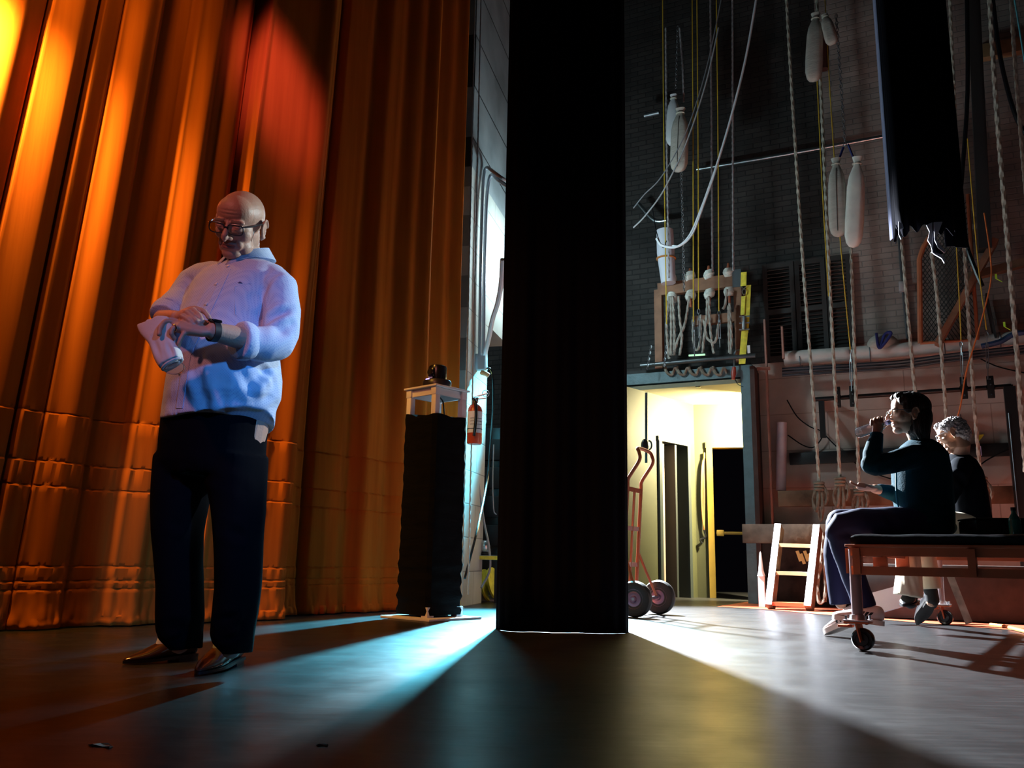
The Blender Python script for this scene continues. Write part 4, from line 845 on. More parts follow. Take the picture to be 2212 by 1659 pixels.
# --- mesh gate and stair stringer
mg = thing('mesh_gate', 'wire mesh gate with rusty orange frame on the pale brick', 'gate', W(2000, 745, .2))
b = MB(); fr = [W(1988, 742, .25), W(1986, 560, .25), W(1994, 535, .25), W(2012, 505, .25)]; b.tube(fr, 0.028, 8); b.tube([W(1988, 742, .25), W(2100, 735, .25)], 0.02, 8); b.tube([W(2112, 735, .25), W(2090, 420, .25)], 0.02, 8); b.build('frame', rust_steel, mg)
b = MB()
for i in range(26):
    u = 1994 + i * 9 - 90
    for dirn in (1, -1):
        p0 = None
        for v in range(430, 742, 4):
            uu = u + dirn * (v - 590) * 0.72 if dirn > 0 else u - (v - 590) * 0.72
            if 1990 + max(0, (545 - v) * 0.55) < uu < 2092 + (v - 430) * 0.06:
                p = W(uu, v, .25); 
                if p0 is None: p0 = p
                p1 = p
        if p0 is not None and (p1 - p0).length > 0.05: b.tube([p0, p1], 0.0035, 4)
b.build('wire_mesh', mat('wire_dark', (0.03, 0.028, 0.026), 0.5, 0.6), mg)
b = MB(); b.bar(W(2025, 745, .36), W(2150, 520, .36), 0.06, 0.17, WN); tag(b.build('stair_stringer', wood_red, smooth=False), 'diagonal rusty stair stringer behind the mesh gate', 'stair')
b = MB(); b.bar(W(2090, 600, .30), W(2240, 560, .30), 0.1, 0.08); tag(b.build('stair_landing', wood_old, smooth=False), 'small timber landing at the top of the stringer', 'platform')
b = MB(); b.bar(W(2085, 122, .15), W(2240, 92, .15), 0.1, 0.16); tag(b.build('wall_beam', mat('ochre_beam', (0.30, 0.17, 0.08), 0.8, var=0.4, scale=4), smooth=False), 'ochre timber beam across the wall at the upper right', 'beam')
b = MB(); b.bar(W(2100, -60, .4), W(2128, 540, .4), 0.12, 0.16, WN); tag(b.build('dark_post', mat('post_black', (0.02, 0.018, 0.018), 0.8), smooth=False), 'dark post rising at the upper right behind the hemp lines', 'post')
for lab, px in (('black hose hanging from the top, bending behind the mesh gate', [(2088, -40), (2090, 200), (2078, 380), (2076, 420), (2086, 520), (2106, 580), (2122, 618)]), ('dark hose at the upper right swinging to the edge', [(2140, -40), (2160, 120), (2190, 240), (2216, 290)])):
    pipe('black_hose', lab, px, .62, 0.022, black_plastic, 8, 'hose')
for lab, u, v in (('bright green tape tag on the stair landing', 2152, 602), ('bright green tape tag above the white pipe', 2170, 706)):
    b = MB(); p = W(u, v, .42); b.bar(p, p + WU * 0.05 - ZUP * 0.04, 0.02, 0.004); b.bar(p, p + ZUP * 0.05, 0.02, 0.004, WN); tag(b.build('tape_tag', mat('tape_green', (0.5, 0.85, 0.05), 0.6)), lab, 'tape')
b = MB(); b.bar(W(2130, 640, .16), W(2150, 735, .16), 0.02, 0.24, WN); tag(b.build('dark_hatch', mat('post_black', (0, 0, 0)), smooth=False), 'dark hatch opening right of the stair stringer', 'hatch')
# --- warning sign
sg = thing('warning_sign', 'warning sign with red header and yellow stripes behind the grey-haired person', 'sign', W(2080, 935, .03))
def pan(u0, v0, u1, v1, off, m, nm, th=0.006):
    a = W(u0, (v0 + v1) / 2, off); c = W(u1, (v0 + v1) / 2, off); za, zc = W((u0 + u1) / 2, v1, off).z, W((u0 + u1) / 2, v0, off).z
    m0 = (a + c) / 2; b = MB(); b.bar(Vector((m0.x, m0.y, za)), Vector((m0.x, m0.y, zc)), th, (c - a).length, WN); return b.build(nm, m, sg, smooth=False)
pan(2030, 901, 2121, 912, .04, black_plastic, 'top_strip')
pan(2040, 911, 2118, 972, .03, mat('sign_white', (0.55, 0.45, 0.48), 0.6), 'board')
pan(2046, 914, 2108, 924, .036, mat('sign_red', (0.55, 0.03, 0.13), 0.5), 'header')
pan(2046, 936, 2127, 961, .036, black_plastic, 'stripe_panel')
b = MB()
for u in (2060, 2083, 2106):
    p = [W(u + 10, 939, .042), W(u + 20, 938.5, .042), W(u + 10, 952, .042), W(u, 952.5, .042)]; b.add(p, [(0, 1, 2, 3)])
b.build('yellow_stripes', mat('sign_yellow', (0.62, 0.60, 0.03), 0.5), sg, smooth=False)
b = MB(); rnd = random.Random(4)
for u in range(2062, 2092, 4):
    if u == 2074: continue
    c = W(u, 931, .037); b.bar(c - ZUP * 0.02, c + ZUP * 0.02, 0.003, 0.010, WN); b.bar(c + WU * 0.004 + ZUP * 0.012, c + WU * 0.012 + ZUP * 0.012, 0.003, 0.006)
c = W(2101, 931, .037); b.bar(c - ZUP * 0.03, c + ZUP * 0.025, 0.003, 0.010, WN)
b.build('print', mat('sign_ink', (0.38, 0.03, 0.04), 0.6), sg, smooth=False)
pan(2114, 964, 2124, 984, .14, mat('note_lilac', (0.42, 0.36, 0.55), 0.7), 'note')

# --- things on the corridor walls
cx = cl1 + bdir * 0.10 + Vector((bdir.y, -bdir.x, 0)) * 0.03
ec = thing('extension_cord', 'orange extension cord looped on the corridor wall between the two doors', 'cord', Vector((cx.x, cx.y, 0.75)))
b = MB(); cpt = lambda u, v: P(u, v, cx.y)
for dx in (-3, 0, 3.5): b.tube(sp([cpt(1521, 985), cpt(1518 + dx * .6, 1010), cpt(1518 + dx, 1060), cpt(1519 + dx * .7, 1110), cpt(1521, 1148)], 6), 0.008, 6)
b.build('loops', mat('cord_orange', (0.45, 0.17, 0.04), 0.6), ec)
b = MB(); b.tube(sp([cpt(1521, 1145), cpt(1524, 1160), cpt(1513, 1166), cpt(1517, 1174)], 5), 0.012, 6); b.build('plug', black_plastic, ec)
b = MB(); b.tube([cpt(1521, 978), cpt(1521, 990)], 0.012, 8); b.build('wall_hook', mat('brass', (0, 0, 0)), ec)
ps = thing('door_strap', 'black strap with round handle hanging on the pale corridor wall', 'strap', P(1396, 1000, 9.75))
b = MB(); b.bar(P(1396, 848, 9.75), P(1396, 1000, 9.75), 0.03, 0.006, WN); b.build('webbing', black_plastic, ps)
b = MB(); c = P(1393, 962, 9.72); b.ell(c, (0.045, 0.02, 0.075)); b.tube([c + WU * (0.05 + 0.03 * math.cos(t)) + ZUP * (0.05 * math.sin(t)) for t in [R(-100 + 20 * i) for i in range(11)]], 0.01, 6); b.build('handle', black_plastic, ps)
b = MB(); c = W(1508, 824, .45); b.bar(c, c - ZUP * 0.07, 0.06, 0.06, WN, 0.008); tag(b.build('sensor', black_plastic), 'small black sensor under the portal top', 'sensor')
b = MB(); p0 = wl(tj + 0.12, .34, 0); p1 = wl(ts(W(1846, 1200, .3)), .34, 0); m0 = (p0 + p1) / 2
b.box(m0 + ZUP * 0.36, ((p1 - p0).length, 0.30, 0.71), Matrix((WU, -WN, ZUP)).transposed(), 0.01); tag(b.build('added_crate', mat('crate_dark', (0.028, 0.019, 0.016), 0.85, spec=0.1, var=0.5)), 'added long dark crate covering the wall base behind the stepladder', 'crate')  # crate added to turn the reddish wall base dark
# ================================================================== rolling platform, truck, ladder
bA = Vector((0.83, -0.558, 0)); bB = Vector((0.558, 0.83, 0))
L0 = F(1866, 1408); L0 = Vector((L0.x, L0.y + 0.05, 0))
bc = P(1838, 1180, L0.y - 0.02); bc = Vector((bc.x, bc.y, 0))
pz = lambda v: P(1838, v, bc.y).z
zt, zb = pz(1182), pz(1241); zc = pz(1153); th = (zt - zb)
BL, BW = 2.3, 2.15
plat = thing('rolling_platform', 'rusty orange steel rolling platform with black padded top', 'platform', bc)
def rail(o, d, L, nrm, gaps):
    b = MB(); hh = th * 0.31
    b.bar(o + ZUP * (zt - hh / 2), o + d * L + ZUP * (zt - hh / 2), 0.035, hh); b.bar(o + ZUP * (zb + hh / 2), o + d * L + ZUP * (zb + hh / 2), 0.035, hh)
    for g in gaps: b.bar(o + d * g + ZUP * (zb + 0.005), o + d * g + ZUP * (zt - 0.005), 0.034, 0.075, nrm)
    b.build('side_rail', rust_steel, plat, smooth=False)
rail(bc, bA, BL, bB, [0.03, 0.55, 1.15, 1.8, BL - 0.03]); rail(bc + bB * 0.02, bB, BW, bA, [0.03, 0.7, 1.4, BW - 0.03])
rail(bc + bB * BW, bA, BL, bB, [0.03, 0.7, 1.4, BL - 0.03]); rail(bc + bA * BL, bB, BW, bA, [0.03, 1.0, BW - 0.03])
mc = bc + bA * BL / 2 + bB * BW / 2; rb = Matrix((bA, bB, ZUP)).transposed()
b = MB(); b.box(mc + ZUP * (zt + 0.008), (BL + 0.05, BW + 0.05, 0.014), rb, 0.003); b.build('deck_edge', rust_steel, plat, smooth=False)
vinyl = mat('black_vinyl', (0.008, 0.008, 0.010), 0.28, bump=0.35, bscale=14)
rings = []
NXg, NYg = 60, 50; vv = []
b = MB()
def cush(x, y):
    e = min(x, y, BL - x, BW - y); return zc - 0.018 * math.exp(-e * 60) + 0.004 * mnoise.noise(Vector((x * 7, y * 5, 0))) + 0.003 * mnoise.noise(Vector((x * 22, y * 11, 3)))
gx = [0, 0.006, 0.02, 0.05] + [0.05 + (BL - 0.1) * i / 50 for i in range(1, 51)] + [BL - 0.02, BL - 0.006, BL]; gy = [0, 0.006, 0.02, 0.05] + [0.05 + (BW - 0.1) * i / 40 for i in range(1, 41)] + [BW - 0.02, BW - 0.006, BW]
nx = len(gx)
tp = [bc + bA * x + bB * y + ZUP * cush(x, y) for y in gy for x in gx]
b.add(tp, [(j * nx + i, j * nx + i + 1, (j + 1) * nx + i + 1, (j + 1) * nx + i) for j in range(len(gy) - 1) for i in range(nx - 1)])
per = [(x, 0) for x in gx] + [(BL, y) for y in gy[1:]] + [(x, BW) for x in gx[::-1][1:]] + [(0, y) for y in gy[::-1][1:-1]]
b.loft([[bc + bA * x + bB * y + ZUP * (zt + 0.0155) for x, y in per], [bc + bA * x + bB * y + ZUP * (cush(x, y)) + (bA * (x - BL / 2) / BL + bB * (y - BW / 2) / BW) * 0.004 for x, y in per]], cap=False)
b.build('padded_top', vinyl, plat)
rst = mat('caster_orange', (0.45, 0.10, 0.03), 0.45)
def leg(o):
    b = MB(); b.tube([o + ZUP * 0.145, o + ZUP * (zt - 0.01)], 0.028, 18); lg = b.build('leg', mat('leg_steel', (0.34, 0.24, 0.25), 0.4, 0.5), plat)
    b = MB(); b.tube([o + ZUP * 0.145, o + ZUP * 0.175, o + ZUP * 0.176], [0.045, 0.034, 0.034], 18); b.box(o + ZUP * 0.148, (0.125, 0.11, 0.008), rb, 0.002); b.build('flange', mat('flange_steel', (0.5, 0.45, 0.47), 0.4, 0.8), lg)
    b = MB()
    for sx in (-1, 1):
        for sy in (-1, 1): b.tube([o + bA * (0.048 * sx) + bB * (0.042 * sy) + ZUP * 0.13, o + bA * (0.048 * sx) + bB * (0.042 * sy) + ZUP * 0.172], 0.006, 8)
    b.build('bolts', steel, lg)
    cas = MB(); cas.box(o + ZUP * 0.138, (0.12, 0.105, 0.010), rb, 0.002)
    sh = Vector((0.02, 0.0, 0))
    for s_ in (-1, 1): cas.bar(o + bB * (0.032 * s_) + ZUP * 0.136, o + sh + bB * (0.032 * s_) + ZUP * 0.05, 0.006, 0.07, bB)
    cas.box(o - bA * 0.06 + ZUP * 0.118, (0.07, 0.06, 0.012), rb, 0.003); cf = cas.build('caster_fork', rst, plat)
    b = MB(); c = o + sh + ZUP * 0.056; M_ = Matrix.Translation(c) @ Matrix((bA, -ZUP, bB)).transposed().to_4x4()
    b.lathe([(0.012, -0.024), (0.030, -0.024), (0.033, -0.02), (0.048, -0.024), (0.055, -0.015), (0.056, 0), (0.055, 0.015), (0.048, 0.024), (0.033, 0.02), (0.030, 0.024), (0.012, 0.024)], M_, 28); b.build('caster_wheel', black_plastic, cf)
leg(L0); 
FL = bc + bB * (BW - 0.12) + bA * 0.05; FL = Vector((F(2037, 1350).x, F(2037, 1350).y, 0)); leg(FL)
leg(bc + bA * (BL - 0.08) + bB * 0.06); leg(bc + bA * (BL - 0.08) + bB * (BW - 0.06))
# things lying on the platform
q = P(2165, 1145, 4.75); q = Vector((q.x, q.y, zc))
cs_ = thing('equipment_case', 'black equipment case lying on the padded platform at the right edge', 'case', q + ZUP * 0.004)
b = MB(); b.box(q + ZUP * 0.052, (0.36, 0.26, 0.088), Matrix.Rotation(R(-8), 3, 'Z'), 0.01); b.build('body', black_metal, cs_)
b = MB(); b.box(q + ZUP * 0.101, (0.365, 0.265, 0.010), Matrix.Rotation(R(-8), 3, 'Z'), 0.004); b.build('lid', black_plastic, cs_)
bt = P(2193, 1144, 4.45); bt = Vector((bt.x, bt.y, zc + 0.005)); gb_ = thing('glass_bottle', 'dark green ribbed bottle standing in front of the black equipment case', 'bottle', bt)
b = MB(); b.lathe([(0.0, 0), (0.028, 0), (0.03, 0.006)] + [(0.03 - 0.002 * (i % 2), 0.012 + i * 0.008) for i in range(10)] + [(0.02, 0.10), (0.011, 0.115), (0.011, 0.13)], Matrix.Translation(bt), 22); b.build('body', mat('green_glass', (0.02, 0.16, 0.13), 0.1, spec=1.0), gb_)
b = MB(); b.lathe([(0.013, 0.128), (0.013, 0.145), (0.0, 0.146)], Matrix.Translation(bt), 16); b.build('cap', black_plastic, gb_)
q = P(2125, 1146, 5.0); b = MB()
for i in range(5): c = Vector((q.x - 0.05 + 0.03 * i, q.y + 0.01 * i, zc + 0.014)); b.tube(sp([c, c + Vector((0.02, 0.02, 0.03 + 0.01 * (i % 2))), c + Vector((0.06, 0.0, 0.012)), c + Vector((0.09, -0.02, 0.0))]), 0.010, 7)
tag(b.build('green_cord', mat('leaf_green', (0.30, 0.42, 0.16), 0.6)), 'bunch of pale green cord on the black padding beside the equipment case', 'cord')
# ------------------------------------------------------------------ hand truck
w1 = F(1424, 1327); w2 = F(1372, 1334); ax = (Vector((w1.x, w1.y, 0)) - Vector((w2.x, w2.y, 0))); axn = ax.normalized(); fw = Vector((-axn.y, axn.x, 0))   # fw: to the left/back
if fw.x > 0: fw = -fw
ht = thing('hand_truck', 'orange hand truck with two black wheels by the black masking drape', 'hand truck', (w1 + w2) / 2)
truck = mat('truck_orange', (0.26, 0.06, 0.02), 0.4); tyre = mat('tyre', (0.010, 0.010, 0.011), 0.55); hubm = mat('hub_violet', (0.30, 0.18, 0.26), 0.3, 0.6)
wr = 0.137
for wb_ in (w1, w2):
    c = Vector((wb_.x, wb_.y, wr)); M_ = Matrix.Translation(c) @ Matrix((fw, axn.cross(fw) , axn)).transposed().to_4x4()
    b = MB(); b.lathe([(0.070, -0.030), (0.100, -0.040), (0.125, -0.034), (0.135, -0.016), (wr, 0), (0.135, 0.016), (0.125, 0.034), (0.100, 0.040), (0.070, 0.030)], M_, 40); t_ = b.build('wheel', tyre, ht, label='black rubber tyre with violet hub')
    b = MB(); b.lathe([(0.0, -0.044), (0.02, -0.044), (0.026, -0.03), (0.05, -0.033), (0.066, -0.026), (0.074, -0.032), (0.074, 0.032), (0.066, 0.026), (0.02, 0.04), (0.0, 0.04)], M_, 32); b.build('hub', hubm, t_)
c1, c2 = Vector((w1.x, w1.y, wr)), Vector((w2.x, w2.y, wr))
b = MB(); b.tube([c1 + axn * 0.045, c2 - axn * 0.045], 0.011, 10); b.build('axle', steel, ht)
fr = (c1 + c2) / 2 + fw * 0.16; fr.z = 0.03; lean = fw * -0.02
side = lambda s_: fr + axn * (0.15 * s_)
b = MB()
hz = P(1397, 982, fr.y + 0.1).z
for s_ in (-1, 1):
    p0 = side(s_); b.tube([p0, p0 + ZUP * (hz * 0.76) - fw * 0.06], 0.015, 10)
p1, p2 = side(1) + ZUP * (hz * 0.76) - fw * 0.06, side(-1) + ZUP * (hz * 0.76) - fw * 0.06
b.tube(sp([p1, p1 + ZUP * 0.06 - fw * 0.01, p1 + ZUP * (hz * 0.15) - fw * 0.10, p1 + ZUP * (hz * 0.20) - fw * 0.10, p1 + ZUP * (hz * 0.23) - fw * 0.08 - axn * 0.03, p2 + ZUP * (hz * 0.23) - fw * 0.08 + axn * 0.03, p2 + ZUP * (hz * 0.20) - fw * 0.10, p2 + ZUP * (hz * 0.15) - fw * 0.10, p2 + ZUP * 0.06 - fw * 0.01, p2], 8), 0.0145, 10)
b.build('frame', truck, ht)
for h in (0.28, 0.5, 0.74): b = MB(); o_ = ZUP * (hz * h) - fw * 0.06 * h / 0.76; b.bar(side(1) + o_, side(-1) + o_, 0.012, 0.035); b.build('cross_bar', truck, ht)
b = MB(); b.tube([fr + ZUP * 0.03, fr + ZUP * hz * 0.74 - fw * 0.06], 0.011, 8); b.build('centre_tube', truck, ht)
for s_, c in ((1, c1), (-1, c2)):
    b = MB(); b.tube([side(s_) + ZUP * (hz * 0.36) - fw * 0.028, c + axn * (-0.05 * s_)], 0.011, 8); b.tube([side(s_) + ZUP * 0.06, c + axn * (-0.05 * s_)], 0.010, 8); b.build('wheel_brace', truck, ht)
b = MB(); tc = fr + fw * 0.11; b.box(tc - ZUP * 0.022, (0.22, 0.34, 0.006), Matrix((fw, axn, ZUP)).transposed()); b.build('toe_plate', truck, ht)
# ------------------------------------------------------------------ short wooden ladder
lad = thing('step_ladder', 'short wooden ladder with whitish rails leaning on the dark timber', 'ladder', F(1700, 1318))
pale = mat('ladder_white', (0.62, 0.63, 0.70), 0.7, var=0.2, scale=14, bump=0.3, bscale=30); lb0, lb1 = F(1664, 1317), F(1748, 1321); lt0, lt1 = W(1684, 1139, 1.12), W(1767, 1141, 1.12)
for a, c in ((lb0, lt0), (lb1, lt1)):
    dirn = (c - a).normalized(); b = MB(); wv = (lb1 - lb0).normalized(); b.bar(a + ZUP * 0.02, c, 0.06, 0.13, wv.cross(dirn)); 
    for i in range(len(b.v)): pass
    b.build('rail', wood_old, lad, smooth=False)
    b = MB(); nrm = wv.cross(dirn); nrm = nrm if nrm.y < 0 else -nrm; b.bar(a + ZUP * 0.02 + nrm * 0.068, c + nrm * 0.068, 0.062, 0.006, nrm); b.build('painted_face', pale, lad, smooth=False, label='whitish front face of the rail')
wv = (lb1 - lb0).normalized()
for f, m_, lab in ((0.06, mat('step_orange', (0.58, 0.10, 0.03), 0.5), 'orange painted bottom step'), (0.42, mat('step_wood', (0.52, 0.36, 0.18), 0.6, var=0.2), None), (0.76, mat('step_wood', (0, 0, 0)), None)):
    p = lb0.lerp(lt0, f); q = lb1.lerp(lt1, f); b = MB(); fy = Vector((wv.y, -wv.x, 0)); b.bar(p + wv * 0.03 + ZUP * 0.01, q - wv * 0.03 + ZUP * 0.01, 0.14, 0.035, (0, 0, 1)); b.build('step', m_, lad, smooth=False, label=lab)
# clutter under the timber
q = F(1647, 1312); b = MB(); b.bar((q.x, q.y, 0.004), (q.x, q.y, 0.30), 0.05, 0.06, WU); tag(b.build('white_post', white_paint, smooth=False), 'small white post standing at the foot of the portal', 'post')
b = MB(); q2 = Vector((q.x, q.y, 0.30)); b.lathe([(0.0, 0.30), (0.012, 0.28), (0.03, 0.07), (0.045, 0.012), (0.05, 0.002)], Matrix.Translation(q2) @ Matrix.Scale(0.8, 4), 16); tag(b.build('glue_nozzle', white_paint), 'white pointed cap sitting on the small white post', 'cap')
b = MB()
for k in range(4): a = W(1722 + k * 8, 1190 + (k % 2) * 6, .9); b.bar(a, a - ZUP * 0.10 + WU * 0.03, 0.03, 0.02, WN)
tag(b.build('striped_tape_roll', mat('pale_yellow', (0.52, 0.48, 0.20), 0.7), smooth=False), 'pale yellow striped bundle seen between the ladder steps', 'tape')
for lab, px in (('thick old rope hanging down beside the ladder, outer bight', [(1778, 1150), (1774, 1210), (1766, 1260), (1770, 1300), (1782, 1296)]), ('thick old rope hanging down beside the ladder, inner strand', [(1786, 1160), (1782, 1220), (1784, 1260), (1781, 1300)])):
    rope('spare_rope', lab, [W(u, v, 1.0) for u, v in px], 0.018, old_rope, 'spare rope by the ladder', k=10)
fq = F(1786, 1312); b = MB()
for i in range(3):
    b.tube([Vector((fq.x + 0.12 * (1 - .15 * i) * math.cos(t) + .04, fq.y + 0.25 + 0.10 * math.sin(t), 0.03 + 0.035 * i + 0.01 * math.sin(3 * t))) for t in [2 * PI * j / 30 for j in range(31)]], 0.02, 8, star=0.15, twist=70)
tag(b.build('rope_coil', mat('rope_green', (0.30, 0.32, 0.24), 0.9, var=0.3, scale=25)), 'coiled greenish rope on the floor behind the white sneakers', 'rope')
# weathered board, white panel and clutter behind the platform
a = F(2094, 1353); a.z = 0.02; c = P(2053, 1245, a.y + 0.06); b = MB(); b.bar(a, c, 0.05, 0.09, WN); tag(b.build('weathered_board', mat('board_grey', (0.20, 0.18, 0.16), 0.8, var=0.4, scale=12), smooth=False), 'weathered board leaning behind the far platform leg', 'board')
b = MB(); p0, p1 = P(1884, 1308, 6.6), P(1940, 1285, 6.8); b.bar(Vector((p0.x, p0.y, 0.14)), Vector((p1.x + 0.3, p1.y + 0.1, 0.26)), 0.16, 0.02, (0.2, -1, 0.6)); tag(b.build('white_board', mat('panel_white', (0.60, 0.58, 0.64), 0.6), smooth=False), 'white board leaning low behind the pale trousers', 'panel')
b = MB(); b.tube(sp([F(2240, 1374) + ZUP * 0.013, F(2205, 1366) + ZUP * 0.013, F(2170, 1357) + ZUP * 0.013, F(2140, 1353) + ZUP * 0.013]), 0.012, 8); tag(b.build('orange_cable', mat('orange_line', (0, 0, 0))), 'orange cable on the dark floor at the right edge', 'cable')
b = MB(); p0 = F(1850, 1334); dv = WU; nv = -WN; p1 = p0 + dv * 2.2; m0 = (p0 + p1) / 2 + nv * 0.28; b.box((m0.x, m0.y, 0.225), ((p1 - p0).length, 0.56, 0.43), Matrix((dv, nv, ZUP)).transposed(), 0.01); tag(b.build('shaded_clutter_box', mat('clutter_shade', (0.035, 0.018, 0.013), 0.8, var=0.4)), 'added long dark box standing for deep-shaded clutter behind the platform', 'box')  # box added over the floor, its dark colour stands for clutter in deep shade
# ================================================================== people
from mathutils.bvhtree import BVHTree
def skin_mat(name, col, blotch):
    m = mat(name, col, 0.48, var=0.0, spec=0.45, bump=0.12, bscale=160); nt = m.node_tree; b = nt.nodes['Principled BSDF']
    b.inputs['Subsurface Weight'].default_value = 0.15; b.inputs['Subsurface Radius'].default_value = (0.01, 0.004, 0.002)
    n = nt.nodes.new('ShaderNodeTexNoise'); n.inputs['Scale'].default_value = 22; r = nt.nodes.new('ShaderNodeValToRGB')
    r.color_ramp.elements[0].color = (*col, 1); r.color_ramp.elements[1].color = (*blotch, 1); tc = nt.nodes.new('ShaderNodeTexCoord'); nt.links.new(tc.outputs['Object'], n.inputs['Vector'])
    nt.links.new(n.outputs['Fac'], r.inputs[0]); nt.links.new(r.outputs[0], b.inputs['Base Color']); return m
skin = skin_mat('skin', (0.56, 0.34, 0.25), (0.50, 0.26, 0.19)); lips = mat('lips', (0.36, 0.14, 0.11), 0.5); brow_m = mat('brow', (0.20, 0.14, 0.11), 0.8); eye_w = mat('eye_dark', (0.05, 0.03, 0.025), 0.2)
stubble = mat('stubble', (0.55, 0.44, 0.38), 0.7)
def headM(c, yaw, pitch, roll=0, s=1.0):   # yaw: towards viewer's left; local y = face, x = own right
    return Matrix.Translation(c) @ Matrix.Rotation(PI - R(yaw), 4, 'Z') @ Matrix.Rotation(-R(pitch), 4, 'X') @ Matrix.Rotation(R(roll), 4, 'Y') @ Matrix.Scale(s, 4)
def face(mb, M, jowl=1.0, fem=False):
    e = lambda c, r: mb.ell(c, r, M, 28, 18)
    e((0, -.014, .036), (.075, .096, .080)); e((0, .028, .046), (.066, .062, .060)); e((0, .030, -.015), (.062, .062, .056))
    e((0, .022, -.060), (.054 if not fem else .048, .058, .046)); e((0, .056, -.091), (.034, .027, .023))
    for s in (-1, 1):
        e((s * .037, .049, -.022), (.026, .027, .028)); e((s * .029, .079, .020), (.028, .015, .010)); e((s * .0125, .095, -.034), (.0095, .011, .008))
        e((s * .032, .074, .001), (.0155, .0165, .012))
        if jowl: e((s * .035, .022, -.072), (.023 * jowl, .036, .030)); e((s * .026, .064, -.056), (.018 * jowl, .016, .022))
        # ear
        x = s * .079
        mb.ell((x + s * .003, -.012, -.005), (.0075, .018, .029), M, 16, 10)
        ring = [(x + s * (.004 + .006 * (1 if math.cos(t - 2.4) > 0 else 0.4)), -.014 + .019 * math.cos(t) , -.004 + .031 * math.sin(t) - .004 * math.cos(t)) for t in [R(-100 + i * 20) for i in range(15)]]
        mb.tube([M @ Vector(p) for p in ring], .0042 * M.to_scale()[0], 8, round_=True)
        e((x, -.006, -.034), (.006, .009, .011))
    mb.tube([M @ Vector(p) for p in ((0, .084, .018), (0, .098, -.004), (0, .113, -.026), (0, .112, -.036))], [x * M.to_scale()[0] for x in (.0085, .009, .0112, .0095)], 14, round_=True)
    e((0, .080, -.0545), (.025, .011, .0065)); e((0, .078, -.068), (.021, .011, .0075)); e((0, .066, -.062), (.036, .022, .024))
def carve_post(M, lines, amt=1.0):
    Mi = np.array(M.inverted()); Mf = np.array(M)
    def post(co, nm):
        h = np.c_[co, np.ones(len(co))] @ Mi.T; l = h[:, :3].copy(); near = np.where((np.abs(l) < .17).all(1) & (l[:, 1] > 0))[0]; q = l[near]
        for c, r, d in lines:
            k = np.exp(-(((q - np.array(c)) / np.array(r)) ** 2).sum(1)); q = q + k[:, None] * np.array(d) * amt
        l[near] = q; out = np.c_[l, np.ones(len(l))] @ Mf.T; return out[:, :3]
    return post
CARVE = [((0, .105, -.0610), (.027, .02, .0030), (0, -.005, 0)), ((.027, .1, -.0625), (.006, .02, .005), (0, -.004, 0)), ((-.027, .1, -.0625), (.006, .02, .005), (0, -.004, 0))]
for s in (-1, 1):
    for t in range(7):
        f = t / 6; CARVE.append(((s * (.019 + .017 * f), .098 - .012 * f, -.036 - .032 * f), (.0045, .02, .006), (0, -.0026, 0)))
    CARVE += [((s * .032, .10, .0115), (.018, .02, .0045), (0, -.006, 0)), ((s * .032, .10, -.011), (.016, .02, .005), (0, -.0045, 0)), ((s * .014, .1, .006), (.006, .02, .012), (0, -.006, 0)), ((s * .033, .092, .0), (.016, .014, .0016), (0, -.0035, 0)),
              ((s * .004, .1, .024), (.0025, .02, .007), (0, -.003, 0)), ((s * .0075, .113, -.041), (.004, .008, .003), (0, -.004, .003))]
for z in (.046, .058): CARVE.append(((0, .09, z), (.035, .03, .0028), (0, -.0018, 0)))
def face_slots(M, stub=False, browz=.024):
    Mi = np.array(M.inverted())
    def slot(c):
        l = (np.c_[c, np.ones(len(c))] @ Mi.T)[:, :3]; idx = np.zeros(len(c))
        idx[(np.abs(l[:, 0]) < .027) & (l[:, 1] > .082) & (l[:, 2] > -.0735) & (l[:, 2] < -.0535) & (((l[:, 0] / .028) ** 2 + ((l[:, 2] + .0635) / .0095) ** 2) < 1)] = 1
        ax_ = np.abs(l[:, 0]); idx[(l[:, 1] > .07) & (ax_ > .012) & (ax_ < .048) & (np.abs(l[:, 2] - (browz - .10 * np.maximum(0, ax_ - .033))) < .0042)] = 2
        pass
        if stub: idx[(ax_ > .055) & (l[:, 1] < .02) & (l[:, 1] > -.2) & (l[:, 2] < .055) & (l[:, 2] > -.03) & (ax_ < .078)] = 4
        return idx
    return slot
